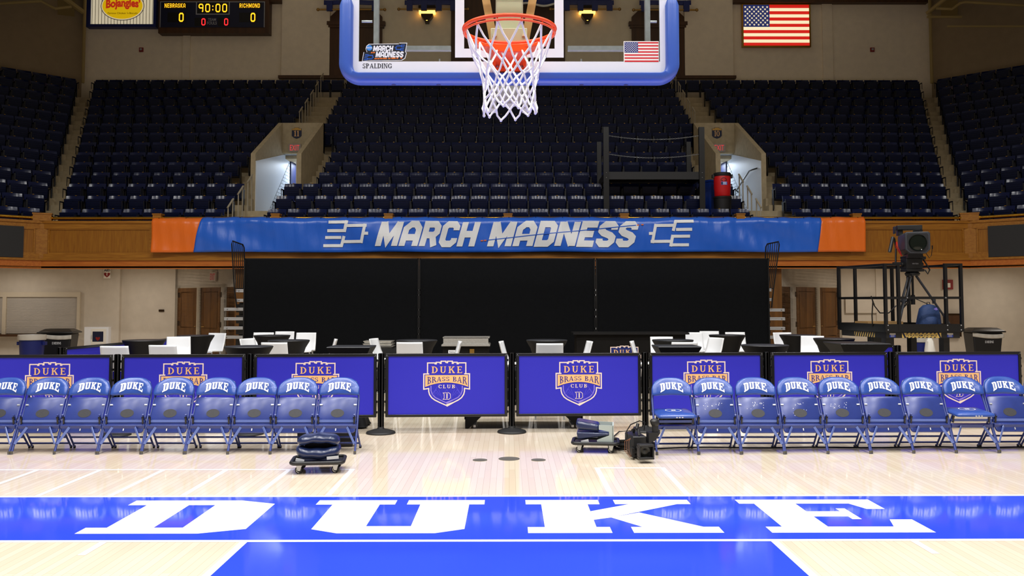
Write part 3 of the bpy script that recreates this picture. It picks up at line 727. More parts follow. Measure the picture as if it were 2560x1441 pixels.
mb.box(ux(400), ux(707), UY - .3, UY, uz(11), uz(-40)); mb.box(ux(1830), ux(2316), UY - .3, UY, uz(11), uz(-40))
mb.box(ux(700), ux(905), UY - .22, UY, uz(199), uz(192)); mb.box(ux(1640), ux(1836), UY - .22, UY, uz(199), uz(192))
struct(mb.build('trim_upper_cornice', 'dark_wood', smooth=0))
mb = MB()
def dark_bay(p0, p1):
    x0, x1 = ux(p0), ux(p1); c = (x1 - x0) * .16; zt = uz(24)
    mb.prism_xz([(x0, uz(198)), (x1, uz(198)), (x1, uz(44)), (x1 - c, zt), (x0 + c, zt), (x0, uz(44))], UY - .12, UY)
    mb.box(x0 - .12, x1 + .12, UY - .2, UY, uz(66), uz(57)); mb.box(x0 - .07, x1 + .07, UY - .17, UY, uz(72), uz(66))
dark_bay(827, 956); dark_bay(1579, 1709)
mb.box(ux(1128), ux(1412), UY - .10, UY, uz(205), uz(-60))
struct(mb.build('trim_upper_wood_bays', 'dark_wood', smooth=0))
# scoreboard
def scoreboard():
    c = at(536, 42, UY - .3); r = thing('scoreboard', 'electronic scoreboard reading 90:00 in a dark wood box on the upper wall', 'scoreboard', (c.x, UY, c.z))
    k = (ux(672, 42) - ux(400, 42)) / 272; Y = -.42
    X = lambda p: (p - 536) * k
    Z = lambda p: -(p - 42) * k
    mb = MB(); mb.box(X(400), X(673), -.40, 0, Z(85), Z(-20)); mb.build('cabinet', 'dark_wood', r)
    mb = MB(); mb.box(X(405), X(663), Y, -.40, Z(71), Z(7)); mb.build('face', 'sign_navy', r)
    mb = MB()
    for q in stroke([(X(405), Z(71)), (X(405), Z(7)), (X(662), Z(7)), (X(662), Z(71))], .03): mb.flat([q], lambda u, v: (u, Y - .004, v))
    mb.flat(stroke([(X(494), Z(7)), (X(494), Z(38)), (X(575), Z(38)), (X(575), Z(7))], .04), lambda u, v: (u, Y - .006, v)); mb.build('face_outline', 'grey_ink', r)
    mb = MB()
    for a, b2, c2, d in ((414, 5, 470, 25), (597, 5, 655, 25), (496, 8, 573, 36), (423, 34, 468, 58), (600, 34, 645, 58), (490, 47, 520, 68), (548, 47, 577, 68)):
        mb.box(X(a), X(c2), Y - .003, Y, Z(d), Z(b2))
    mb.build('display_window', 'led_off', r)
    f = lambda u, v: (u, Y - .009, v)
    for t, a, c2, b2, d, w in (('NEBRASKA', 415, 467, 22, 11, .15), ('RICHMOND', 600, 651, 22, 11, .15), ('90:00', 498, 571, 34, 11, .13), ('0', 450, 464, 58, 34, .15), ('0', 627, 641, 58, 34, .15)):
        MB().flat(fit(block_text(t, w, .12), X(a), X(c2), Z(b2), Z(d)), f).build('amber_lettering', 'led_amber', r)
    for a, c2 in ((506, 518), (562, 574)): MB().flat(fit(block_text('0', .15), X(a), X(c2), Z(67), Z(48)), f).build('red_digit', 'led_red', r)
    for t, a, c2, b2, d in (('TEAM', 523, 543, 55, 48), ('FOULS', 521, 545, 64, 56.5)): MB().flat(fit(font_text(t, .02), X(a), X(c2), Z(b2), Z(d)), f).build('lettering', 'grey_ink', r)
scoreboard()
def menu_sign():
    c = at(306, 0, UY - .2); r = thing('restaurant_sign', 'lit cream sign with a yellow oval in a dark blue frame', 'sign', (c.x, UY, c.z))
    k = (ux(393, 30) - ux(220, 30)) / 173
    X = lambda p: (p - 306) * k
    Z = lambda p: -p * k
    mb = MB()
    for q in (rect(220, 63, 393, 70), rect(220, -60, 230, 63), rect(386, -60, 393, 63), rect(220, -67, 393, -60)): mb.box(X(q[0][0]), X(q[1][0]), -.30, 0, Z(q[2][1]), Z(q[0][1]))
    mb.build('frame', 'sign_blue', r)
    MB().box(X(230), X(386), -.24, 0, Z(63), Z(-60)).build('lit_face', 'lit_white', r)
    mb = MB()
    for i in range(20): x = 233 + i * 7.9; mb.box(X(x) - .008, X(x) + .008, -.245, -.24, Z(62), Z(-59))
    mb.build('groove', 'lit_ink', r)
    f = lambda d: (lambda u, v: (u, d, v))
    mb = MB(); mb.flat([ell(X(308), Z(16), 54 * k, 37 * k, 40)], f(-.247)); mb.mi = 1; mb.flat([ell(X(308), Z(16), 52.5 * k, 35.5 * k, 40)], f(-.249)); mb.mi = 2; mb.flat([ell(X(308), Z(16), 50 * k, 33 * k, 40)], f(-.251))
    mb.build('oval', ['lit_ink', 'lit_white', 'lit_yellow'], r)
    mb = MB(); tp = font_text("Bojangles'", .05)
    def wob(ps): return [[(u, v + .06 * math.sin((u - X(268)) * 2.2)) for u, v in p] for p in ps]
    mb.flat(wob(fit(tp, X(267), X(352), Z(21), Z(1))), f(-.253)); mb.build('red_lettering', 'lit_red', r)
    MB().flat(fit(font_text("Famous Chicken 'n Biscuits", .01), X(272), X(346), Z(36.5), Z(32)), f(-.253)).build('small_lettering', 'lit_ink', r)
menu_sign()
def us_flag(mb, x0, x1, z0, z1, y, mats=(0, 1, 2), stars=True):
    h = (z1 - z0) / 13; f = lambda u, v: (u, y, v)
    for i in range(13):
        mb.mi = mats[0] if i % 2 == 0 else mats[1]; xs = x0 + (x1 - x0) * .4 if i < 7 else x0
        mb.flat([rect(xs, z1 - (i + 1) * h, x1, z1 - i * h)], f)
    mb.mi = mats[2]; mb.flat([rect(x0, z1 - 7 * h, x0 + (x1 - x0) * .4, z1)], f)
    mb.mi = mats[1]; cw = (x1 - x0) * .4; chh = 7 * h; f2 = lambda u, v: (u, y - .0006, v)
    for r_ in range(9):
        for c_ in range(6 if r_ % 2 == 0 else 5):
            mb.flat([star(x0 + cw * (c_ * 2 + 1 + r_ % 2) / 12, z1 - chh * (r_ + 1) / 10, cw * .05)], f2)
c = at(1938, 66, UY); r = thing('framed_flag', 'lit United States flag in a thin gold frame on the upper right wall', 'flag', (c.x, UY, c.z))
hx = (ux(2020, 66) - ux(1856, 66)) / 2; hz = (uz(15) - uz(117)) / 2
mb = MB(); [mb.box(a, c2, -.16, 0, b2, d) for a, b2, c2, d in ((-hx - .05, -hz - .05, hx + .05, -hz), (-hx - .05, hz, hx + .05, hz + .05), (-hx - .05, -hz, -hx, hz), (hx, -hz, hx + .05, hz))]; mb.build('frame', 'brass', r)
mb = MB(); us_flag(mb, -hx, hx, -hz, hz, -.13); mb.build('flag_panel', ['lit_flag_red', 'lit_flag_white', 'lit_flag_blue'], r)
for p, t in ((354, 'left'), (2180, 'right')):
    c = at(p, 125, UY); r = thing('fire_alarm', 'small dark red alarm box on the upper wall, ' + ('below the scoreboard' if t == 'left' else 'right of the framed flag'), 'alarm', (c.x, UY, c.z), 0, 'upper wall alarms')
    MB().box(-.075, .075, -.06, 0, -.08, .08).build('housing', 'alarm_red', r); MB().box(-.04, .04, -.075, -.06, -.03, .05).build('strobe', 'grey_ink', r)
for p, t in ((1069, 'left'), (1467, 'right')):
    c = at(p, 45, UY); r = thing('wall_sconce', 'glowing bronze wall sconce seen through the %s half of the backboard' % t, 'lamp', (c.x, UY - .05, c.z), 0, 'bronze wall sconces')
    k = .0145
    mb = MB(); mb.prism_xz([(-16 * k, 5 * k), (16 * k, 5 * k), (15 * k, -1 * k), (6 * k, -12 * k), (5 * k, -18 * k), (-5 * k, -18 * k), (-6 * k, -12 * k), (-15 * k, -1 * k)], -.26, 0); mb.build('cup', 'bronze', r)
    MB().box(-22 * k, 22 * k, -.30, 0, 14 * k, 26 * k).build('canopy', 'bronze', r)
    MB().box(-21 * k, 21 * k, -.28, 0, 8 * k, 14 * k).build('glow_band', 'sconce_glow', r)
    MB().box(-2 * k, 2 * k, -.262, -.2, -14 * k, -12.5 * k).build('peep_light', 'sconce_glow', r)
# hanging banners on brass rods
for i, (p0, p1, straps, py, body, t) in enumerate((
        (795, 962, (824, 882, 937), 24, 'flag_white', 'white banner with blue strap loops left of the backboard edge'),
        (997, 1170, (1024, 1060, 1097, 1133), 23, 'sign_blue', 'blue banner with strap loops above the left sconce'),
        (1376, 1549, (1417, 1451, 1487, 1524), 23, 'sign_blue', 'blue banner with strap loops above the right sconce'),
        (1584, 1742, (1610, 1665, 1716), 25, 'flag_white', 'white banner with blue strap loops right of the backboard edge'))):
    y = UY - .5; a = at(p0, py, y); e = at(p1, py, y); zb = at(1000, 6, y).z
    r = thing('hanging_banner', t, 'banner', ((a.x + e.x) / 2, y, a.z), 0, 'banners hanging on brass rods')
    mb = MB(); mb.tube([a, e], .035, 10)
    for q, s in ((a, 1), (e, -1)): mb.lathe([(.0, -.07), (.05, -.04), (.065, 0), (.05, .04), (0, .07)], 10, q)
    mb.build('rod', 'brass_dull', r, world=True)
    mb = MB(); mb.grid(lambda u, v: (a.x + .3 + (e.x - a.x - .6) * u, y + .02 * math.sin(u * 17), zb + .0 + v * 2.2), 24, 6); mb.build('cloth', body, r, world=True, solid=.008)
    mb = MB(); mb.grid(lambda u, v: (a.x + .22 + (e.x - a.x - .44) * u, y - .012 + .02 * math.sin(u * 17), zb - .10 + v * .18), 24, 2); mb.build('hem', 'sign_blue', r, world=True, solid=.008)
    for sp in straps:
        mb = MB(); x = at(sp, py, y).x; mb.box(x - .11, x + .11, y - .05, y - .038, a.z - .045, zb + .05); mb.box(x - .11, x + .11, y + .038, y + .05, a.z - .045, zb + .05); mb.box(x - .11, x + .11, y - .05, y + .05, a.z - .055, a.z - .04)
        mb.build('strap', 'sign_blue', r, world=True)
# a further banner behind the painted square: plain purple blue cloth with a white border
y = UY - .6; a = at(1296, 17, y); e = at(1388, 17, y)
r = thing('hanging_banner', 'purple blue banner edge with white border inside the backboard square', 'banner', (a.x, y, a.z), 0, 'banners hanging on brass rods')
MB().grid(lambda u, v: (a.x + (e.x - a.x) * u, y + .02 * math.sin(u * 9), a.z + .12 + .06 * math.sin(u * 7) + v * 2.0), 16, 4).build('cloth', 'flag_blue', r, world=True, solid=.008)
MB().grid(lambda u, v: (a.x + (e.x - a.x) * u, y - .015 + .02 * math.sin(u * 9), a.z + .05 + .06 * math.sin(u * 7) + v * .08), 16, 1).build('border', 'flag_white', r, world=True, solid=.008)
# roof members over the corners
mb = MB()
for s in (-1, 1):
    for y, z in ((20.0, 12.3), (21.6, 12.75), (23.2, 13.2), (24.8, 13.6)):
        mb.box(*sorted((s * 12.6, s * 24)), y - .12, y + .12, z, z + .35)
struct(mb.build('ceiling_purlins', 'steel_dim', smooth=0))
mb = MB()
for s in (-1, 1):
    mb.hexa([(s * 13.2, 19, 12.45), (s * 24, 19, 12.45), (s * 24, 26.2, 14.2), (s * 13.2, 26.2, 14.2), (s * 13.2, 19, 12.6), (s * 24, 19, 12.6), (s * 24, 26.2, 14.35), (s * 13.2, 26.2, 14.35)])
struct(mb.build('ceiling_roof_deck', 'steel_dim', smooth=0))
for s, nm in ((-1, 'left'), (1, 'right')):
    mb = MB(); mb.bar((s * 12.0, 17.5, 13.6), (s * 16.5, 26.6, 12.55), .55, .5); mb.bar((s * 16.4, 18.5, 12.4), (s * 19.6, 24.2, 11.4), .5, .5)
    struct(mb.build('ceiling_beam_' + nm, 'duct_cream', smooth=0))
def pipe(label, pts, r=.05): tag(MB().tube(pts, r, 8).build('overhead_pipe', 'duct_cream'), label, 'pipe', 'cream pipes under the roof corners')
pipe('bent cream pipe under the roof at the upper left', [at(-20, 10, 24), at(104, 3, 24), at(138, 22, 24), at(178, 17, 24.4)])
pipe('thick sloping cream pipe beside the lit yellow oval sign', [at(150, -12, 24), at(207, 30, 25)], .09)
pipe('long bent cream pipe under the roof at the upper right', [at(2580, 15, 24), at(2412, 5, 24), at(2402, 7, 24), at(2380, 23, 24.4), at(2340, 21, 24.6)])
pipe('sloping cream pipe in the upper right corner', [at(2375, -12, 24), at(2318, 33, 25)], .07)
pipe('level cream pipe in the upper right corner under the sloping one', [at(2318, 42, 25), at(2404, 42, 25)])
pipe('lowest level cream pipe along the upper right wall', [at(2368, 66, 24), at(2580, 66, 24)], .035)
for s, p, nm in ((-1, 210, 'left'), (1, 2327, 'right')):
    c = at(p, 100, UY - .35); tag(MB().tube([(c.x, UY - .35, 9.9), (c.x, UY - .35, 14.6)], .06, 8).build('conduit', 'duct_cream'), 'vertical cream conduit in the %s corner of the upper wall' % nm, 'conduit', 'corner conduits')

# ---------------------------------------------------------------- banner on the balcony front
BY = FY - .16
def bz(v, u=0):
    return None
xl, xr = at(378, 590, BY).x, at(2164, 585, BY).x
zt, zb = at(1280, 541.5, BY).z, at(1280, 630.5, BY).z
bl0, bl1 = at(502, 541, BY).x, at(482, 631, BY).x; br0, br1 = at(2056, 541, BY).x, at(2045, 629, BY).x
def bpt(x, v, off=0):
    fold = .10 * max(0, (v - .86) / .14) ** 1.3
    y = BY + fold + .007 * math.sin(x * 9.3) * (1 - v * .4) + .005 * math.sin(x * 23 + 2 * v) + .012 * math.sin(x * 3.1 + 4 * v) + .020 * math.sin(2.3 * x + 6 * v) * math.sin(.7 * x + .4) + .014 * abs(math.sin(4.1 * x - 3 * v)) * v - off
    z = zb + (zt - zb) * v - (.018 * abs(math.sin(x * PI / .66)) if v > .95 else 0) + .006 * math.sin(x * 1.7)
    return (x, y, z)
r = thing('hanging_banner', 'long blue vinyl banner with orange ends on the oak balcony front', 'banner', (0, BY, zb))
NV = 14
for nm, a0, a1, c0, c1, m2, n in (('orange_end', xl, xl, bl0, bl1, 'banner_orange', 26), ('blue_field', bl0, bl1, br0, br1, 'banner_blue', 330), ('orange_end', br0, br1, xr, xr, 'banner_orange', 26)):
    MB().grid(lambda u, v: bpt((a1 + (a0 - a1) * v) * (1 - u) + (c1 + (c0 - c1) * v) * u, v), n, NV).build(nm, m2, r, smooth=180, world=True, solid=.004)
def onb(u, v): return bpt(u, v, .018)
def split(polys, w=.09):
    """cut polygons into thin vertical slices so that they follow the cloth"""
    out = []
    for p in polys:
        x0 = min(q[0] for q in p); x1 = max(q[0] for q in p); n = max(1, int((x1 - x0) / w) + 1)
        for i in range(n):
            a = x0 + (x1 - x0) * i / n; b2 = x0 + (x1 - x0) * (i + 1) / n
            q = p
            for lim, keep in ((a, 1), (b2, -1)):
                res = []
                for j in range(len(q)):
                    s, e = q[j], q[(j + 1) % len(q)]
                    si = (s[0] - lim) * keep >= -1e-9; ei = (e[0] - lim) * keep >= -1e-9
                    if si: res.append(s)
                    if si != ei and abs(e[0] - s[0]) > 1e-12:
                        t = (lim - s[0]) / (e[0] - s[0]); res.append((lim, s[1] + (e[1] - s[1]) * t))
                q = res
                if len(q) < 3: break
            if len(q) >= 3: out.append(q)
    return out
bxp = lambda px: at(px, 585, BY).x
vv = lambda py: (at(1280, py, BY).z - zb) / (zt - zb)
ink = []
sh = .11
for t, a, c2 in (('MARCH', 937, 1186), ('MADNESS', 1217, 1583)):
    tp = block_text(t, .27, .05); q = fit(tp, bxp(a), bxp(c2), vv(616), vv(555)); ink += [[(u + .16 * (v - vv(616)) / (vv(555) - vv(616)), v) for u, v in p] for p in q]
def brk(px):   # bracket arms: polyline strokes in pixel space
    return px
def pxstroke(pts, w): return [[(bxp(x), vv(y)) for x, y in q] for q in stroke(pts, w)]
L = [[(821, 555), (863, 555)], [(818, 576.5), (861, 576.5)], [(813, 593.5), (853, 593.5)], [(809, 614), (855, 614)],
     [(867, 551), (861, 580)], [(860, 590), (853, 617)], [(862, 564), (917, 564)], [(856, 604), (905, 604)], [(913, 560), (903, 608)], [(909, 584), (921, 584)]]
for s in L: ink += pxstroke(s, 7.5); ink += pxstroke([(2543 - x, 1168 - y) for x, y in s], 7.5)
sw = lambda ps: [[(b, a) for a, b in p] for p in ps]
split2 = lambda ps: sw(split(sw(split(ps, .07)), .09))
MB().flat(split2(ink), onb).build('lettering', 'banner_ink', r, world=True)
mb = MB(); mb.flat(split2(pxstroke([(1218, 600.5), (1590, 563)], 2.2)), lambda u, v: bpt(u, v, .022)); mb.mi = 1
for q in ((1202, 1208), (1210, 1216), (1592, 1598), (1603, 1609)): mb.flat(pxstroke([(q[0], 600.5 - (q[0] - 1218) * .1), (q[1], 600.5 - (q[1] - 1218) * .1)], 2.6), lambda u, v: bpt(u, v, .022))
mb.build('slash_line', ['banner_blue', 'banner_orange'], r, world=True)
mb = MB()
for i in range(27):
    x = xl + .15 + (xr - xl - .3) * i / 26; p = bpt(x, .99, .012); mb.lathe([(.012, -.004), (.012, .004)], 8, p); mb.tube([p, (x + .02, FY + .03, ZR + .036)], .004, 5)
mb.build('cable_tie', 'rubber', r, world=True)

# ---------------------------------------------------------------- the basket
def hoop():
    Y = -1.219
    r = thing('basketball_hoop', 'glass basketball backboard with orange rim and white net hanging over the baseline', 'basketball hoop', (0, Y, 2.9))
    ax = lambda px, py=100: at(px, py, Y).x
    az = lambda py: at(1272, py, Y).z
    gx, gz0, gz1 = .914, az(184) - .024, az(184) + 1.043
    MB().box(-gx, gx, Y, Y + .012, gz0, gz1).build('backboard_glass', 'clear_glass', r, world=True)
    mb = MB(); f = lambda u, v: (u, Y - .0012, v)
    bx = .846; b0 = az(154)
    mb.flat([rect(-gx, gz0, gx, b0), rect(-gx, b0, -bx, gz1), rect(bx, b0, gx, gz1), rect(-bx, gz1 - .05, bx, gz1)], f); mb.build('border_stripe', 'board_white', r, world=True)
    q0, q1 = 2.997, 3.454; mb = MB(); mb.flat([rect(-.305, q0, .305, q0 + .0508), rect(-.305, q1 - .05, .305, q1), rect(-.305, q0 + .0508, -.254, q1 - .05), rect(.254, q0 + .0508, .305, q1 - .05)], f); mb.build('target_square', 'board_white', r, world=True)
    # padding: a rounded section swept round the lower edge
    prof = [(-.024, -.028), (-.018, -.040), (.012, -.040), (.022, -.030), (.027, -.010), (.031, .055), (.022, .068), (-.030, .068)]
    pts = []
    zz = gz0 + .44; R = .075
    path = [(-gx, zz, -1, 0), (-gx, zz - .03, -1, 0), (-gx, gz0 + R, -1, 0)]
    for i in range(1, 9):
        t = PI + PI / 2 * i / 9; path.append((-gx + R + R * math.cos(t), gz0 + R + R * math.sin(t), math.cos(t), math.sin(t)))
    path += [(-gx + R, gz0, 0, -1), (0, gz0, 0, -1), (gx - R, gz0, 0, -1)]
    for i in range(1, 9):
        t = 1.5 * PI + PI / 2 * i / 9; path.append((gx - R + R * math.cos(t), gz0 + R + R * math.sin(t), math.cos(t), math.sin(t)))
    path += [(gx, gz0 + R, 1, 0), (gx, zz - .03, 1, 0), (gx, zz, 1, 0)]
    mb = MB(); vs = []; fs = []; n = len(prof)
    for i, (x, z, nx, nz) in enumerate(path):
        k = .75 if i in (0, len(path) - 1) else 1
        for o, yy in prof: vs.append((x + nx * o * k * (1 + .45 * abs(nx)), Y + yy * k, z + nz * o * k))
    for i in range(len(path) - 1):
        for j in range(n): fs.append((i * n + j, i * n + (j + 1) % n, (i + 1) * n + (j + 1) % n, (i + 1) * n + j))
    fs += [tuple(range(n)), tuple((len(path) - 1) * n + j for j in range(n))[::-1]]
    mb.add(vs, fs); pad = mb.build('edge_padding', 'pad_blue', r, smooth=60, world=True)
    mb = MB()
    for px in (982, 1095, 1205, 1343, 1455, 1567):
        x = ax(px, 212); mb.lathe([(.013, -.002), (.013, .003)], 10, (x, Y + .04, gz0 - .029))
    o = mb.build('padding_plug', 'sign_blue', pad); o.matrix_parent_inverse = Matrix.Translation(r.location).inverted()
    # rim
    rc = Vector((0, -1.6, 3.039)); mb = MB()
    ring = lambda rad, dz, n=48: [(rc.x + rad * math.cos(2 * PI * i / n), rc.y + rad * math.sin(2 * PI * i / n), rc.z + dz) for i in range(n)]
    mb.tube(ring(.2365, 0), .0095, 10, True); mb.tube(ring(.235, -.021), .006, 8, True)
    for i in range(12):
        t = 2 * PI * (i + .5) / 12; d = Vector((math.cos(t), math.sin(t), 0)); mb.tube([rc + d * .235 + Vector((0, 0, -.005)), rc + d * .231 + Vector((0, 0, -.026)), rc + d * .224 + Vector((0, 0, -.012))], .004, 6)
    rim = mb.build('rim', 'orange_rim', r, world=True)
    mb = MB()
    mb.prism_xy([(-.205, -1.49), (-.20, -1.42), (-.095, -1.235), (.095, -1.235), (.20, -1.42), (.205, -1.49), (.13, -1.41), (0, -1.385), (-.13, -1.41)], rc.z - .035, rc.z - .012)
    mb.hexa([(-.085, -1.40, rc.z - .06), (.085, -1.40, rc.z - .06), (.085, -1.235, rc.z - .10), (-.085, -1.235, rc.z - .10), (-.14, -1.40, rc.z - .015), (.14, -1.40, rc.z - .015), (.10, -1.235, rc.z - .012), (-.10, -1.235, rc.z - .012)])
    mb.box(-.085, .085, -1.245, Y - .002, az(182), rc.z - .01); mb.box(-.055, .055, -1.275, -1.24, az(172), rc.z - .05)
    for s in (-1, 1): mb.box(s * .085 - .008, s * .085 + .008, -1.30, -1.24, az(176), rc.z - .03)
    br = mb.build('rim_bracket', 'orange_rim', r, world=True, bevel=.004)
    mb = MB()
    for sx in (-1, 1):
        for zq in (az(170), az(140)): mb.lathe([(.008, -.004), (.008, .004)], 8, (sx * .068, -1.248, zq))
    o = mb.build('bolt', 'galv', br); o.matrix_parent_inverse = Matrix.Translation(r.location).inverted()
    o = MB().flat(fit(serif_text('SPALDING', .06), -.032, .032, az(165), az(157)), lambda u, v: (u, -1.2765, v)).build('lettering', 'logo_black', br); o.matrix_parent_inverse = Matrix.Translation(r.location).inverted()
    # net
    lev = [(3.018, .226), (2.900, .186), (2.828, .156), (2.768, .140), (2.708, .134), (2.650, .136), (2.598, .140)]
    rnd = random.Random(3); nodes = []
    for l, (z, rad) in enumerate(lev):
        row = []
        for i in range(12):
            t = 2 * PI * (i + (.5 if l % 2 == 0 else 0)) / 12 + (rnd.uniform(-.06, .06) if l else 0)
            q = rad * (1 + (rnd.uniform(-.05, .05) if l else 0))
            row.append(Vector((rc.x + q * math.cos(t), rc.y + q * math.sin(t), z + (rnd.uniform(-.012, .012) if l else 0))))
        nodes.append(row)
    mb = MB()
    for l in range(6):
        for i in range(12):
            a = nodes[l][i]
            for j in ((i, (i + 1) % 12) if l % 2 == 0 else (i, (i - 1) % 12)):
                c2 = nodes[l + 1][j]; mid = (a + c2) / 2 + Vector((rnd.uniform(-.004, .004), rnd.uniform(-.004, .004), -.004))
                if l == 5: mid += (mid - Vector((rc.x, rc.y, mid.z))) * .05
                mb.tube([a, a.lerp(mid, .5), mid, mid.lerp(c2, .5), c2], .0057, 6)
    for row in nodes[1:]:
        for q in row: mb.lathe([(.002, -.009), (.0075, -.004), (.0075, .004), (.002, .009)], 7, q)
    mb.build('net', 'net_white', r, smooth=60, world=True)
    # stickers and lettering on the glass
    k = (ax(1000) - ax(900)) / 100
    mb = MB(); F = lambda d: (lambda u, v: (u, Y - d, v))
    PX = lambda pts: [(ax(907, 130) + (x - 907) * k, az(130) - (y - 130) * k) for x, y in pts]
    PS = lambda polys: [PX(p) for p in polys]
    o1 = [(905, 155), (909, 131), (917, 131), (914, 122), (916, 115), (922, 110), (998, 109), (998, 107), (1018, 107), (1014, 130), (1017, 133), (1013, 147), (1005, 152), (925, 153)]
    mb.mi = 0; mb.flat([PX(o1)], F(.0015))
    cx_, cy_ = 960, 131
    mb.mi = 1; mb.flat([PX([(cx_ + (x - cx_) * .972, cy_ + (y - cy_) * .93) for x, y in o1])], F(.0018))
    mb.mi = 2; mb.flat(PS([ell(923.5, 120, 7.2, 7.2, 24)]), F(.0021))
    mb.mi = 0
    for t, a, c2, b2, d in (('MARCH', 932, 984, 128.5, 114.5), ('MADNESS', 938.5, 1010, 144, 129.5)):
        q = fit(block_text(t, .27, .04), 0, 1, 0, 1); sw = 2.2
        mb.flat(PS([[(a + u * (c2 - a - sw) + sw * v, b2 + v * (d - b2)) for u, v in p] for p in q]), F(.0021))
    mb.flat(PS([[(916.5 + u * 14, 121.5 - v * 3.6) for u, v in p] for p in fit(font_text('NCAA', .03), 0, 1, 0, 1)]), F(.0024))
    mb.mi = 3
    for s in ([(1004, 113), (1012, 113)], [(1003, 117.5), (1011, 117.5)], [(1002, 122), (1010, 122)], [(1001, 126), (1009, 126)], [(1004, 112), (1003, 118)], [(1002, 121), (1001, 127)], [(990, 115), (1003, 115)], [(991, 124), (1001, 124)], [(991, 114), (990, 125)], [(987, 119.5), (991, 119.5)]):
        mb.flat(PS(stroke(s, 1.7)), F(.0021)); mb.flat(PS(stroke([(1922 - x, 263 - y + 0) for x, y in s], 1.7)), F(.0021))
    mb.mi = 4
    for a, c2, yy in ((927, 931, 132), (932, 937, 132), (936, 942, 147.3), (943, 948, 147.3), (949, 956, 147), (957, 967, 147), (970, 976, 146.7), (978, 989, 146.5), (991, 995, 146.3), (1001, 1005, 146)): mb.flat(PS([[(a, yy + 1.4), (c2, yy + 1.4), (c2 + 1, yy - 1.4), (a + 1, yy - 1.4)]]), F(.0021))
    mb.build('tournament_sticker', ['board_white', 'logo_black', 'ncaa_blue', 'logo_blue', 'logo_orange'], r, world=True, smooth=0)
    mb = MB(); x0, x1, z0, z1 = ax(1559, 130), ax(1647, 130), az(156), az(103); mb.mi = 1; mb.flat([rect(x0, z0, x1, z1)], F(.0015)); e = .005
    us_flag(mb, x0 + e, x1 - e * .4, z0 + e * .4, z1 - e, Y - .002); mb.build('flag_sticker', ['flag_red', 'flag_white', 'flag_blue'], r, world=True, smooth=0)
    sp = [[(907 + u * 73, 171.5 - v * 12) for u, v in p] for p in fit(serif_text('SPALDING', .06), 0, 1, 0, 1)]
    MB().flat(PS(sp), F(.0022)).build('brand_lettering', 'logo_black', r, world=True, smooth=0)
    # metal frame behind the glass, mast and braces
    mb = MB()
    for px in (939, 1621): x = ax(px); mb.box(x - .014, x + .014, Y + .014, Y + .05, az(108), gz1)
    zz = az(118)
    for a, c2 in ((-.745, -.33), (.33, .745)): mb.box(a, c2, Y + .014, Y + .05, zz - .012, zz + .012)
    mb.build('galvanised_frame', 'galv', r, world=True)
    mb = MB(); mb.box(-gx, -bx - .005, Y + .013, Y + .045, gz0, gz1); mb.box(bx + .005, gx, Y + .013, Y + .045, gz0, gz1); mb.box(-gx, gx, Y + .013, Y + .045, gz0, gz0 + .05); mb.box(-gx, gx, Y + .013, Y + .045, gz1 - .05, gz1); mb.build('back_frame', 'frame_grey', r, world=True)
    mb = MB()
    for s in (-1, 1):
        for py in (50,): mb.tube([(s * .835, Y + .03, az(py)), (s * .775, Y + .03, az(py))], .007, 8)
    for px in (1098, 1454): mb.tube([(ax(px), Y + .03, az(154)), (ax(px), Y + .03, az(144))], .005, 8)
    mb.build('frame_bolt', 'galv', r, world=True)
    mb = MB(); mb.box(-.078, .078, Y + .06, Y + .20, az(80), 9.0); mb.build('mast', 'cream_metal', r, world=True, bevel=.008)
    mb = MB(); mb.box(-.105, .10, Y + .013, Y + .06, az(111), az(68)); mb.build('mounting_plate', 'cream_metal', r, world=True, bevel=.004)
    mb = MB()
    for s in (-1, 1): mb.lathe([(.012, -.008), (.012, .008)], 10, (s * .082, Y + .011, az(86)))
    mb.build('plate_bolt', 'cream_metal', r, world=True)
    mb = MB()
    for s in (-1, 1): mb.bar((s * .085, Y + .12, az(100)), (s * .36, Y + .12, az(100) + 1.5), .045, .03)
    mb.build('diagonal_brace', 'tan_metal', r, world=True)
    mb = MB(); zt_ = az(120); zc = az(222)
    for s in (-1, 1): mb.box(s * .092 - .017, s * .092 + .017, Y + .10, Y + .22, az(262), zt_)
    mb.prism_xz([(-.08, zt_), (.08, zt_)] + [(.08 * math.cos(PI * i / 12), zc - .062 * math.sin(PI * i / 12)) for i in range(13)], Y + .10, Y + .2)
    mb.build('lower_bracket', 'cream_metal', r, world=True)
hoop()
struct(MB().box(-16, 16, -1.35, -.85, 9.0, 9.5).build('ceiling_truss_beam', 'steel_dim', smooth=0))

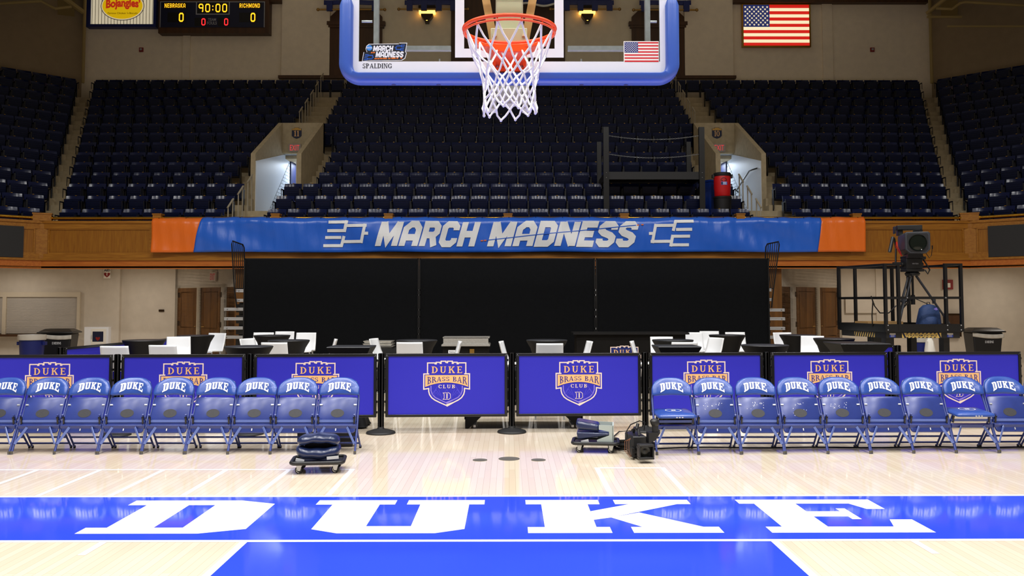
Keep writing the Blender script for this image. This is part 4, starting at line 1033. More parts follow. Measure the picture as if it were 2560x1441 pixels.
# ---------------------------------------------------------------- blue folding chairs
def chair(down, label, side):
    r = thing('folding_chair', label, 'chair', (0, 0, 0), 0, 'blue folding chairs, %s row' % side)
    ly = lambda z: -.21 + .52 * z
    mb = MB()
    half = [(.226, -.21, .0), (.224, ly(.28), .28), (.216, ly(.55), .55), (.200, .135, .665), (.168, .165, .735), (.11, .182, .765), (0, .188, .772)]
    mb.tube(half[:-1] + [half[-1]] + [(-x, y, z) for x, y, z in half[-2::-1]], .0115, 8)
    front = mb.build('front_leg_frame', 'steel_blue', r, smooth=60)
    for s in (-1, 1): MB().lathe([(.014, 0), (.015, .02), (.0135, .035)], 8, (s * .226, -.205, 0)).build('foot_cap', 'foot_grey', front)
    rear = [(.200, -.10, .41), (.208, .05, .20), (.213, .21, .012)]
    mb = MB()
    for s in (-1, 1): mb.tube([(s * x, y, z) for x, y, z in rear], .0105, 8)
    mb.tube([(-.21, .115, .135), (.21, .115, .135)], .0105, 8); mb.tube([(-.213, .17, .06), (.213, .17, .06)], .0105, 8)
    rl = mb.build('rear_leg_frame', 'steel_blue', r, smooth=60)
    for s in (-1, 1): MB().lathe([(.013, 0), (.015, .018), (.0125, .03)], 8, (s * .213, .208, 0)).build('foot_cap', 'rubber', rl)
    mb = MB(); mb.bar((-.205, ly(.335) - .035, .335), (.205, ly(.335) - .035, .335), .012, .026); mb.build('front_crossbar', 'strap_blue', r)
    mb = MB(); mb.hexa([(-.222, -.10, .255), (.222, -.10, .255), (.222, -.06, .255), (-.222, -.06, .255), (-.222, -.112, .295), (.222, -.112, .295), (.222, -.05, .30), (-.222, -.05, .30)]); ap = mb.build('apron', 'steel_blue', r, bevel=.004)
    for s in (-1, 1):
        mb = MB(); mb.bar((s * .12, -.107, .275), (s * .214, -.175, .105), .007, .026); mb.build('strap_brace', 'strap_blue', r)
        mb = MB(); mb.bar((s * .195, -.085, .37), (s * .195, -.075, .31), .016, .02); mb.lathe([(.014, -.008), (.014, .008)], 10, (s * .195, -.09, .375)); mb.build('seat_hinge', 'black_metal', r)
    # backrest pad, bowed and puffed
    def outline(t, k=1.0):
        # t runs once round: a D shape, flat below, arched above
        n = 44; a = 2 * PI * t
        c, s_ = math.cos(a), math.sin(a)
        p = 3.0 if s_ > 0 else 9.0
        x = math.copysign(abs(c) ** (2 / p), c); z = math.copysign(abs(s_) ** (2 / p), s_)
        hw = .222 - .030 * max(0, z) ** 1.5 - .004 * (z + 1)
        return x * hw * k, .69 + z * .098 * k + (.012 * (1 - x * x) if z < 0 else 0) - (.022 * abs(x) ** 3 if z > 0 else 0)
    bow = lambda x, z: ly(.55) + .40 * (z - .58) - .045 * (x / .21) ** 2 + .02
    rings = [(.90, .020), (1.0, .008), (1.0, -.008), (.93, -.022), (.75, -.030), (.4, -.034)]
    n = 44; vs = []; fs = []
    for k, dy in rings:
        for i in range(n):
            x, z = outline(i / n, k); z = .69 + (z - .69)
            vs.append((x, bow(x, z) + dy, z))
    for a in range(len(rings) - 1):
        for i in range(n): fs.append((a * n + i, a * n + (i + 1) % n, (a + 1) * n + (i + 1) % n, (a + 1) * n + i))
    fs.append(tuple(range(n))[::-1]); vs.append((0, bow(0, .69) - .035, .69)); q = len(vs) - 1
    for i in range(n): fs.append((5 * n + i, 5 * n + (i + 1) % n, q))
    mb = MB(); mb.add(vs, fs); pad = mb.build('backrest', 'vinyl_blue', r, smooth=70)
    mb = MB(); x0 = -.125
    for ch in 'DUKE':
        for p in SLAB[ch]:
            for sl in split([p], .34):
                q = []
                for u, v in sl:
                    x = x0 + u * .057; zz = .668 + v * .072 - .95 * x * x - .22 * abs(x) * (1 - v) * .8 * (abs(x) / .125)
                    q.append((x, bow(x, zz) - .0375, zz))
                mb.add(q, [tuple(range(len(q)))])
        x0 += .065
    mb.build('lettering', 'white_ink', pad)
    # seat
    def slab_round(M, w, d, h, rad, puff):
        mb = MB(M); P = []
        for cx, cy, a0 in ((w - rad, d - rad, 0), (-w + rad, d - rad, 90), (-w + rad, -d + rad, 180), (w - rad, -d + rad, 270)):
            for i in range(6):
                t = math.radians(a0 + 90 * i / 5); P.append((cx + rad * math.cos(t), cy + rad * math.sin(t)))
        N = len(P); vs = []; fs = []
        for k, z in ((.97, 0), (1, .006), (1, h * .55), (.97, h * .9), (.80, h + puff * .7), (.4, h + puff)):
            for x, y in P: vs.append((x * k, y * k, z))
        for a in range(5):
            for i in range(N): fs.append((a * N + i, a * N + (i + 1) % N, (a + 1) * N + (i + 1) % N, (a + 1) * N + i))
        fs.append(tuple(range(N))[::-1]); fs.append(tuple(5 * N + i for i in range(N)))
        return mb.add(vs, fs)
    if not down:
        th = math.atan2(1, .50)                                # folded up: underside faces the front
        M = Matrix.Translation((0, -.005, .40)) @ Matrix.Rotation(th, 4, 'X') @ Matrix.Rotation(PI, 4, 'Z') @ Matrix.Identity(4)
        M = Matrix.Translation((0, -.03, .40)) @ Matrix(((1, 0, 0, 0), (0, .45, .893, 0), (0, .893, -.45, 0), (0, 0, 0, 1)))
        seat = slab_round(M, .208, .205, .03, .035, .018).build('seat', ['steel_blue'], r, smooth=50)
        mb = MB(M); mb.lathe([(.073, -.002), (.073, -.001)], 28, (0, .015, 0), wob=lambda t, i: 1 / math.sqrt(math.cos(t) ** 2 + (math.sin(t) / .66) ** 2)); mb.build('oval_sticker', 'sticker_grey', seat)
        mb = MB(M)
        for s in (-1, 1): mb.box(s * .187 - .015, s * .187 + .015, .105, .118, -.008, 0)
        mb.box(-.005, .005, -.185, -.16, -.008, 0); mb.build('clip', 'alu', seat)
        mb = MB(M); mb.box(-.19, .19, -.125, -.115, -.006, 0); mb.build('stiffening_rib', 'steel_blue', seat)
    else:
        M = Matrix.Translation((0, -.01, .395)) @ Matrix.Rotation(math.radians(3), 4, 'X')
        seat = slab_round(M, .208, .205, .034, .04, .014).build('seat', 'vinyl_blue', r, smooth=50)
        mb = MB(M); e = ell(0, .02, .085, .075, 28); mb.flat(stroke(e, .008, True), lambda u, v: (u, v, .0505)); mb.flat([[(u * .05 - .025, v * .05 - .005) for u, v in p] for p in SLAB['D']], lambda u, v: (u, v, .0505)); mb.build('emblem', 'white_ink', seat)
        mb = MB(M)
        for i in (-1, 0, 1): mb.lathe([(.011, 0), (.011, .003)], 10, (0, 0, 0)) if False else mb.prism_xz(ell(.02 + i * .03, .012, .010, .007, 12), -.2085, -.2055)
        mb.build('stud', 'alu', seat)
    return r
side_posts = lambda x: 5.075 + .043 * x
Lx = [-5.57, -5.10, -4.64, -4.175, -3.705, -3.235, -2.785, -2.335, -1.875]
Rx = [1.79, 2.245, 2.715, 3.18, 3.645, 4.11, 4.575, 5.045, 5.51, 5.975]
names_l = ['cut off by the left edge of the view', 'second from the left edge', 'third from the left edge', 'fourth from the left edge', 'middle of the nine', 'fourth from the right end', 'third from the right end', 'next to the end chair', 'at the inner end of the row']
up = chair(False, 'x', 'left'); used = False
for i, x in enumerate(Lx):
    lab = 'blue folding chair in the left row, ' + names_l[i]
    o = up if not used else dup(up)
    used = True
    o.location = (x, 3.715 - .002 * i, 0); o.rotation_euler = (0, 0, math.radians((-1.5, 1, -.5, 1.2, 0, -1, .6, .8, -.5)[i])); o['label'] = lab
dn = chair(True, 'x', 'right'); used = False
names_r = ['first chair, seat down, beside the floor camera', 'second from the floor camera, scuffed seat', 'third from the floor camera, scratched seat', 'fourth from the floor camera, chipped paint', 'fifth from the floor camera', 'sixth from the floor camera', 'seventh, left of a lowered seat', 'eighth, seat down, between raised seats', 'right of the last lowered seat', 'cut off by the right edge of the view']
for i, x in enumerate(Rx):
    down = i in (0, 7)
    o = (dn if not used else dup(dn)) if down else dup(up)
    if down: used = True
    o.location = (x, 3.63 + .0135 * i, 0); o.rotation_euler = (0, 0, math.radians((2, 0, -.8, .5, -.5, .8, 0, -1, .6, 0)[i]))
    o['label'] = 'blue folding chair in the right row, ' + names_r[i]; o['group'] = 'blue folding chairs, right row'
    if i in (1, 2, 3, 4):                                   # worn paint on these seats
        seat = [c for c in o.children if c.name.startswith('seat') and not c.name.startswith('seat_hinge')][0]
        rn = random.Random(i); mb = MB()
        M = Matrix.Translation((0, -.03, .40)) @ Matrix(((1, 0, 0, 0), (0, .45, .893, 0), (0, .893, -.45, 0), (0, 0, 0, 1)))
        for q in range(14):
            cx, cy = rn.uniform(-.12, .08), rn.uniform(.06, .14) if i != 3 else rn.uniform(-.02, .13)
            a = rn.uniform(0, PI); l = rn.uniform(.004, .016); mb.flat(stroke([(cx, cy), (cx + l * math.cos(a), cy + l * math.sin(a))], .004), lambda u, v: tuple(M @ Vector((u, v, -.0012))))
        mb.build('paint_scuff', 'white_ink', seat)

# ---------------------------------------------------------------- barricade
def logo(kx):
    """the club shield as a list of (material, polygons), in metres about its centre"""
    S_ = lambda pts: [((x - 930) / 1911, -(y - 710) / 1911) for x, y in pts]
    mir = lambda h: h + [(1860 - x, y) for x, y in h[::-1]]
    out = []
    top = mir([(475, 492), (475, 227), (655, 227), (655, 248), (682, 248), (682, 213), (775, 213), (775, 238), (797, 238), (797, 187), (908, 187), (908, 213), (930, 213)])
    rib = [(515, 487), (386, 487), (386, 848), (505, 830), (505, 900), (525, 975), (575, 1050), (650, 1105), (760, 1160), (930, 1236)]
    low = mir(rib)
    out.append(('logo_cream', [S_(p) for p in stroke(top, 27)] + [S_(p) for p in stroke(low, 27)]))
    inn = mir([(558, 770), (558, 880), (590, 970), (660, 1045), (760, 1095), (930, 1175)]); out.append(('logo_lilac', [S_(p) for p in stroke(inn, 22)]))
    fa = []
    for cx in (680, 930, 1180): fa += stroke([(cx - 90, 1000), (cx, 860), (cx + 90, 1000)], 14) + stroke([(cx - 50, 1000), (cx, 925), (cx + 50, 1000)], 10)
    fa += stroke([(600, 950), (760, 720)], 16) + stroke([(1260, 950), (1100, 720)], 16) + stroke([(740, 850), (800, 1010), (820, 1090)], 14) + stroke([(1120, 850), (1060, 1010), (1040, 1090)], 14)
    out.append(('logo_faint', [S_(p) for p in fa]))
    rb = []
    bot = lambda x: 692 + 103 * ((x - 930) / 510) ** 2
    for i in range(16):
        a = 420 + 1020 * i / 16; b2 = 420 + 1020 * (i + 1) / 16; rb.append(S_([(a, 516), (b2, 516), (b2, bot(b2)), (a, bot(a))]))
    out.append(('logo_gold', rb + [S_([(570 + u * 730, 470 - v * 160) for u, v in p]) for p in fit(serif_text('DUKE', .28), 0, 1, 0, 1)]))
    bb = []
    for p in split(fit(serif_text('BRASS BAR', .1), 0, 1, 0, 1), .03):
        q = []
        for u, v in p:
            x = 470 + u * 940; yb = bot(x) - 36; q.append((x, yb + (556 - yb) * v))
        bb.append(S_(q))
    out.append(('logo_navy', bb))
    cl = [S_([(735 + u * 395, 828 - v * 83) for u, v in p]) for p in fit(serif_text('CLUB', .28), 0, 1, 0, 1)]
    D = [(845, 935), (985, 935), (1020, 965), (1020, 1060), (985, 1090), (845, 1090), (872, 1062), (872, 963)]
    cl += [S_(p) for p in stroke(D, 11, True)] + [S_([(938, 948), (952, 960), (952, 1065), (938, 1077), (926, 1065), (926, 960)])]
    out.append(('logo_cream', cl))
    return out
LOGO = logo(1)
LM = ['logo_cream', 'logo_gold', 'logo_navy', 'logo_lilac', 'logo_faint']
def barricade(p, q, label, group, withlogo=True, z0=.20, z1=.985):
    p = Vector(p); q = Vector(q); d = q - p; L = d.length; ang = math.atan2(d.y, d.x)
    r = thing('crowd_barricade', label, 'barricade', ((p.x + q.x) / 2, (p.y + q.y) / 2, z0), ang, group)
    h = L / 2; H = z1 - z0; mb = MB()
    mb.box(-h, h, -.02, .02, H - .035, H); mb.box(-h, h, -.02, .02, 0, .032); mb.box(-h, -h + .034, -.022, .022, 0, H - .03); mb.box(h - .034, h, -.022, .022, 0, H - .03)
    for s in (-1, 1):
        for z in (.06, .19, .33, .47, .60, .70): mb.box(-h - .016 if s < 0 else h, -h if s < 0 else h + .016, -.008, .008, z - .015, z + .015)
    fr = mb.build('frame', 'black_metal', r, bevel=.004)
    mb = MB()
    for s in (-1, 1): mb.lathe([(.006, -.003), (.006, .003)], 8, (s * (h - .014), -.024, H - .018))
    mb.build('corner_rivet', 'alu', fr)
    MB().box(-h + .03, h - .03, -.008, .008, .03, H - .03).build('printed_panel', 'barr_blue', r)
    if withlogo:
        mb = MB(); zc = .415
        for i, (m_, ps) in enumerate(LOGO):
            mb.mi = LM.index(m_); mb.flat(ps, lambda u, v: (u, -.0095 - .0004 * i, zc + v))
        mb.build('club_logo', LM, r, smooth=0)
    return r
def bpost(x, y, label, group):
    r = thing('barricade_post', label, 'post', (x, y, 0), 0, group)
    mb = MB(); mb.lathe([(.033, 0), (.033, .975), (.028, .99)], 8)
    for i in range(4): mb.box(*((-.037, .037, -.010, .010) if i % 2 else (-.010, .010, -.037, .037)), .02, .985)
    mb.build('shaft', 'black_metal', r, smooth=30)
    MB().lathe([(.180, 0), (.182, .012), (.172, .026), (.10, .048), (.045, .060), (.036, .085)], 36).build('base', 'rubber', r)
    return r
JX = [-6.42, -4.81, -3.205, -1.590, .035, 1.715, 3.275, 4.885, 6.64]
pn = ['at the left edge of the view', 'second from the left, behind the left chairs', 'third from the left, behind the last left chairs', 'fully visible, left of the middle post', 'fully visible, right of the middle post', 'behind the first chairs of the right row', 'second from the right edge', 'at the right edge of the view']
GP = 'shield printed barricade panels'
for i in range(8):
    a, b2 = JX[i] + .056, JX[i + 1] - .056
    barricade((a, side_posts(a), 0), (b2, side_posts(b2), 0), 'royal blue barricade with club shield, ' + pn[i], GP)
pl = ['hidden at the left edge', 'first whole post from the left edge', 'second whole post from the left edge', 'with visible round base beside the left chairs', 'middle post with visible round base', 'beside the first chair of the right row', 'second whole post from the right edge', 'last whole post towards the right edge', 'beyond the right edge']
for i, x in enumerate(JX):
    if i in (0, 8): continue
    bpost(x, side_posts(x), 'black barricade post, ' + pl[i], 'black barricade posts')
barricade((-6.33, 6.62, 0), (-6.0, 10.4, 0), 'plain blue barricade running back on the left, near the trash bins', 'side barricade panels', False)
barricade((5.55, 9.6, 0), (5.70, 7.05, 0), 'plain blue barricade running back on the right, below the camera platform', 'side barricade panels', False)
bpost(-6.36, 6.55, 'black barricade post in front of the black trash bin on the left', 'black barricade posts'); bpost(5.72, 6.98, 'black barricade post at the right end of the lounge, below the camera platform', 'black barricade posts')

# ---------------------------------------------------------------- lounge behind the barricade
def ctable(x, y, label, rad=.315, sq=False, h=1.05):
    r = thing('cocktail_table', label, 'table', (x, y, 0), 0, 'cocktail tables in black stretch covers')
    prof = [(rad * .86, .02), (rad * .82, .05), (rad * .66, .20), (rad * .5, .42), (rad * .5, .55), (rad * .62, .75), (rad * .80, h - .12), (rad * .97, h - .03), (rad, h - .008)]
    lob = lambda t, i: (1 + .22 * math.cos(4 * t + PI) * max(0, 1 - i / 4.0)) * ((1 / max(abs(math.cos(t)), abs(math.sin(t)))) ** (.9 if sq and i > 4 else 0))
    MB().lathe(prof, 40, wob=lob).build('stretch_cover', 'spandex', r, smooth=60)
    MB().lathe([(rad, h - .008), (rad * .98, h), (rad * .3, h + .001)], 40, wob=lambda t, i: (1 / max(abs(math.cos(t)), abs(math.sin(t)))) ** .9 if sq else 1).build('table_top', 'spandex_top', r)
    mb = MB()
    for i in range(4):
        t = PI / 4 + PI / 2 * i; mb.lathe([(.02, 0), (.018, .02)], 8, (rad * .93 * math.cos(t), rad * .93 * math.sin(t), 0))
    mb.build('foot_glide', 'rubber', r)
T1, T2, T3 = 5.62, 7.5, 9.5
for px, y, t, kw in ((622, T1, 'front row, first from the left', {}), (880, T1, 'front row, behind the end of the left chairs', dict(sq=True, rad=.29)), (1690, T1 + .05, 'front row, behind the first right chairs', dict(sq=True, rad=.29)), (1912, T1 + .25, 'front row, second from the right', {}), (2140, T1 + .9, 'front row, below the camera platform', dict(sq=True, rad=.36)),
        (722, T2, 'second row, behind the cream stool on the left', {}), (1042, T2, 'second row, behind the stool left of the ice bar', {}), (1367, T2, 'second row, right of the ice bar', {}), (1682, T2, 'second row, right of the shield fronted bar', {}), (2085, T2 + .5, 'second row at the right end of the lounge', {}),
        (360, 7.6, 'at the left end, near the blue side panel', {}), (489, T3, 'third row, in front of the left doors', {}), (680, T3, 'third row, left part of the black panels', {}), (1818, T3, 'third row, right part of the black panels', {}), (1995, T3, 'third row, in front of the right doors', {})):
    c = at(px, 860, y); ctable(c.x, y, 'round black covered cocktail table, ' + t if not kw.get('sq') else 'square topped black covered cocktail table, ' + t, **kw)
# low covered table between the two middle stools
c0, c1 = at(1163, 1060, 5.42), at(1455, 1060, 5.42)
r = thing('covered_table', 'low black stretch covered table hidden behind the two middle panels', 'table', ((c0.x + c1.x) / 2, 5.7, 0))
mb = MB(); hw = (c1.x - c0.x) / 2
mb.prism_xz([(-hw, 0), (-hw + .04, 0), (-hw + .30, .24), (0, .32), (hw - .30, .24), (hw - .04, 0), (hw, 0), (hw, .74), (-hw, .74)], -.3, -.28); mb.prism_xz([(-hw, 0), (-hw + .04, 0), (-hw + .30, .24), (0, .32), (hw - .30, .24), (hw - .04, 0), (hw, 0), (hw, .74), (-hw, .74)], .28, .3)
for s in (-1, 1): mb.box(s * hw - .01, s * hw + .01, -.3, .3, .12, .74)
mb.build('stretch_cover', 'spandex', r, smooth=0); MB().box(-hw, hw, -.3, .3, .74, .76).build('table_top', 'spandex_top', r)
mb = MB()
for s in (-1, 1): mb.tube([(s * (hw - .12), 0, .74), (s * (hw - .12), 0, .06)], .02); mb.bar((s * (hw - .12), -.28, .03), (s * (hw - .12), .28, .03), .03)
mb.build('leg_frame', 'alu', r)

def stool_proto():
    r = thing('bar_stool', 'x', 'stool', (0, 0, 0), 0, 'white bar stools')
    def sh(u, v):
        x = (u * 2 - 1) * .19
        if v < .45:
            t = v / .45; y = -.20 + .36 * t; z = .745 + .012 * (x / .19) ** 2 - .02 * t
            if t < .12: z -= .03 * (1 - t / .12)
        else:
            t = (v - .45) / .55; a = min(1, t * 2.2); y = .16 + .09 * t + .02 * a - .035 * (x / .19) ** 2; z = .725 + .33 * t + .03 * a * (1 - a)
        return (x * (1 if v < .5 else 1 - .08 * (v - .5)), y, z)
    MB().grid(sh, 10, 22).build('shell', 'white_shell', r, smooth=70, solid=.014)
    for sx in (-1, 1):
        for sy in (-1, 1):
            mb = MB(); mb.tube([(sx * .14, sy * .12, .73), (sx * .20, sy * .20, .0)], .014, 8); mb.build('leg', 'stool_leg', r)
    mb = MB(); q = [(sx * .187, sy * .177, .22) for sx, sy in ((-1, -1), (1, -1), (1, 1), (-1, 1))]; mb.tube(q, .008, 6, True); mb.build('foot_ring', 'stool_leg', r)
    return r
sp_ = stool_proto(); used = False
# facing: 0 = back towards the camera's far side (front faces the camera); pi = back faces the camera
for px, py, y, rz, t in ((299, 866, 5.75, PI, 'back seen above the first whole barricade panel, far left'), (418, 868, 6.0, PI, 'just right of the leftmost covered table, partly hidden'), (437, 841, 8.6, .35, 'tall back left of the third row table by the left doors'), (538, 836, 10.3, -.3, 'tall back right of the third row table by the left doors'),
        (611, 850, 7.9, 1.2, 'turned sideways behind the leftmost front row table'), (653, 836, 10.6, .15, 'back behind the left side of the third row table'), (707, 836, 11.2, 0, 'back behind the middle of the third row table'), (761, 836, 10.5, 0, 'clear white back right of the third row table'), (693, 855, 6.75, PI, 'cream back facing the court, in front of the second row table'),
        (841, 850, 7.7, -1.35, 'sideways, left of the metal trays'), (929, 850, 7.9, 1.35, 'sideways, in front of the metal trays'), (1027, 855, 6.8, PI, 'back facing the court, left of the ice bar'), (1153, 849, 6.9, -1.45, 'sideways, in front of the ice bar'), (1249, 849, 6.9, 1.45, 'sideways, right of the ice bar'),
        (1373, 855, 6.4, PI, 'back facing the court, right of the ice bar'), (1479, 849, 6.9, -1.45, 'sideways, left of the shield on the bar'), (1577, 849, 6.9, 1.35, 'sideways, in front of the shield on the bar'), (1706, 856, 6.75, PI, 'cream back facing the court, right of the shielded bar'),
        (1658, 846, 8.4, 0, 'thin top edge above the table right of the shielded bar'), (1736, 835, 10.5, 0, 'clear white back left of the third row table on the right'), (1778, 835, 11.2, -.1, 'half hidden behind the third row table on the right'), (1843, 835, 10.6, 0, 'behind the right side of the third row table on the right'), (1797, 849, 8.1, -1.1, 'turned sideways in front of the third row table on the right'),
        (1961, 840, 10.4, .2, 'left of the third row table by the right doors'), (2040, 838, 8.75, -.35, 'tall back right of the third row table by the right doors')):
    o = sp_ if not used else dup(sp_)
    used = True
    c = at(px, py, y); off = Vector((0, .27)); off.rotate(Matrix.Rotation(rz, 2)) if False else None
    ox, oy = -math.sin(rz) * .27, math.cos(rz) * .27
    o.location = (c.x - ox, y - oy * .3, 0); o.rotation_euler = (0, 0, rz); o['label'] = 'white bar stool, ' + t

# black curtain panels, bleachers behind
PYY = 12.6
pt = ['left of the three', 'middle of the three', 'right of the three']
for i, (p0, p1) in enumerate(((612, 1046), (1050, 1486), (1491, 1920))):
    a, b2 = at(p0, 646, PYY), at(p1, 646, PYY)
    r = thing('curtain_panel', 'tall black fabric panel behind the lounge, ' + pt[i], 'partition', ((a.x + b2.x) / 2, PYY, 0), 0, 'black fabric panels')
    h = (b2.x - a.x) / 2; H = a.z
    MB().grid(lambda u, v: (-h + .01 + (2 * h - .02) * u, -.016 + .0015 * math.sin(u * 40), .06 + (H - .08) * v), 40, 4).build('fabric', 'black_curtain', r, solid=.004)
    mb = MB(); mb.box(-h, h, -.012, .012, H - .03, H); mb.box(-h, h, -.012, .012, .05, .08)
    for s in (-1, 1): mb.box(s * h - .015, s * h + .015, -.012, .012, 0, H); mb.box(s * (h - .1) - .03, s * (h - .1) + .03, -.3, .3, 0, .02)
    mb.build('frame', 'black_metal', r)
for i, px in enumerate((1048, 1488)):
    mb = MB(); c = at(px, 750, PYY + .03); mb.box(c.x - .012, c.x + .012, PYY + .012, PYY + .03, .1, 2.2)
    o = mb.build('panel_clamp', 'black_metal'); mc = MB()
    for py in (726, 738, 775, 792, 822, 836): z = at(px, py, PYY).z; mc.box(c.x - .022, c.x + .022, PYY - .012, PYY + .02, z - .018, z + .018)
    mc.build('bracket', 'alu', o); tag(o, 'clamp strip with silver brackets in the %s gap between the black panels' % ('left', 'right')[i], 'clamp', 'panel gap clamps')
for s, nm in ((-1, 'left'), (1, 'right')):
    y = 14.0; r = thing('bleachers', 'retracted bleachers behind the black panels, silver ends showing on the ' + nm, 'bleachers', (0, y, 0), 0, 'retracted bleacher banks')
    bars = ((562, 771), (562, 795), (561, 818), (560, 841)) if s < 0 else ((1960, 773), (1961, 795), (1961, 819), (1957, 841)); short = ((591, 725), (591, 749)) if s < 0 else ((1927, 723), (1929, 747))
    for px, py in bars + short:
        c = at(px, py + 3, y); mb = MB(); x1 = s * .25
        for dz in (-.026, .012): mb.box(*sorted((c.x, x1)), y - .06, y + .2, c.z + dz, c.z + dz + .022)
        mb.box(*sorted((c.x + s * -.004, x1)), y - .05, y + .2, c.z - .03, c.z + .038); bb = mb.build('seat_plank', 'alu', r, world=True)
        m2 = MB(); m2.lathe([(.012, -.004), (.012, .004)], 8, (c.x - s * .075, y - .064, c.z)); o = m2.build('end_bolt', 'rubber', bb); o.matrix_parent_inverse = Matrix.Translation(r.location).inverted()
    mb = MB(); xo = at(590 if s < 0 else 1926, 800, y).x
    for i in range(6): mb.box(*sorted((xo, s * .25)), y + .22 + i * .03, y + .26 + i * .03, .05, 1.62 - i * .02)
    for z in (.25, .5, .75, 1.0, 1.25, 1.5): mb.box(*sorted((xo - s * .0, xo - s * .25)), y + .0, y + .22, z - .1, z + .08)
    mb.build('understructure', 'black_metal', r, world=True)
    P = ((579, 602), (610, 613), (612, 722), (586, 722)) if s < 0 else ((1949, 604), (1915, 611), (1910, 722), (1934, 722))
    a, b2, c, d = [at(px, py, y - .1 + (.25 if i in (1, 2) else 0)) for i, (px, py) in enumerate(P)]
    foot = at(592 if s < 0 else 1929, 770, y - .1)
    g = MB(); g.tube([foot, d, d.lerp(a, .93), a.lerp(b2, .08), a.lerp(b2, .9), b2.lerp(c, .06), c], .016, 8); g.tube([d, c], .012, 6)
    for i in range(1, 6): t = i / 6; g.tube([a.lerp(b2, t), d.lerp(c, t)], .010, 6)
    g.build('end_rail', 'black_metal', r, world=True)
# bar, ice chest, trays, cases
by = 9.8
a, b2 = at(1433, 832, by), at(1722, 831, by); z = a.z
r = thing('bar_counter', 'black portable bar with a gold and navy club shield on its front', 'bar', ((a.x + b2.x) / 2, by, 0))
h = (b2.x - a.x) / 2; MB().box(-h + .06, h - .06, 0, .55, 0, z - .03).build('body', 'bar_black', r); MB().box(-h, h, -.05, .6, z - .035, z).build('counter_top', 'black_satin', r)
mb = MB(); sc = 1.02; c = at(1561, 905, by); m0 = LM + ['sign_blue']
mb.mi = 5; mb.flat([[((x - 930) / 1911 * sc + c.x - (a.x + b2.x) / 2, c.z + -(y - 710) / 1911 * sc) for x, y in ((475, 227), (1385, 227), (1385, 490), (1474, 490), (1474, 848), (1355, 830), (1355, 900), (1210, 1105), (930, 1236), (650, 1105), (505, 900), (505, 830), (386, 848), (386, 490), (475, 490))]], lambda u, v: (u, -.006, v))
for i, (m_, ps) in enumerate(LOGO):
    if m_ == 'logo_faint': continue
    mb.mi = LM.index(m_); mb.flat([[(u * sc + c.x - (a.x + b2.x) / 2, v * sc + c.z) for u, v in p] for p in ps], lambda u, v: (u, -.008 - .0006 * i, v))
mb.build('club_logo', m0, r, smooth=0)
a, b2 = at(1104, 866, by), at(1225, 866, by)
r = thing('ice_bar', 'dark bar cabinet with silver metal top between the middle stools', 'bar', ((a.x + b2.x) / 2, by, 0)); h = (b2.x - a.x) / 2; zt_ = a.z
MB().box(-h + .02, h - .02, 0, .5, 0, zt_).build('cabinet', 'bar_black', r)
mb = MB(); mb.box(-h, h, -.04, .55, zt_, zt_ + .03); mb.box(-h + .02, h - .01, -.02, .5, zt_ + .03, zt_ + .045); mb.box(-h + .03, h - .03, -.0, .02, zt_ + .045, zt_ + .15); mb.box(-h + .02, h - .01, 0, .5, zt_ + .14, zt_ + .16); mb.build('metal_top', 'metal_tray', r)
mb = MB(); mb.box(-h + .12, -h + .25, -.004, 0, zt_ - .13, zt_ - .07); mb.build('maker_label', 'white_ink', r)
MB().flat(fit(font_text('Avantco', .02), -h + .135, -h + .235, zt_ - .115, zt_ - .085), lambda u, v: (u, -.0045, v)).build('lettering', 'logo_black', r)
mb = MB(); mb.box(h - .36, h - .28, -.02, 0, zt_ - .16, zt_ - .05); mb.build('bottle_opener', 'brass_dull', r)
a, b2 = at(906, 872, by), at(980, 872, by)
r = thing('side_station', 'black draped table with a stack of reflective metal trays', 'table', ((a.x + b2.x) / 2, by, 0)); h = (b2.x - a.x) / 2 + .14
MB().box(-h, h, 0, .5, 0, a.z).build('drape', 'black_cloth', r)
for i in range(3):
    mb = MB(); w_ = .28 - .01 * i; mb.hexa([(-w_ + .03, .06, a.z + .045 * i), (w_ - .03, .06, a.z + .045 * i), (w_ - .03, .4, a.z + .045 * i), (-w_ + .03, .4, a.z + .045 * i), (-w_, .03, a.z + .045 * i + .04), (w_, .03, a.z + .045 * i + .04), (w_, .43, a.z + .045 * i + .04), (-w_, .43, a.z + .045 * i + .04)])
    o = mb.build('metal_tray', 'metal_tray', bevel=.004); o.location = ((a.x + b2.x) / 2, by, 0)
    tag(o, ('lowest', 'middle', 'topmost')[i] + ' silver metal tray in the stack on the black draped table', 'tray', 'stacked metal trays')

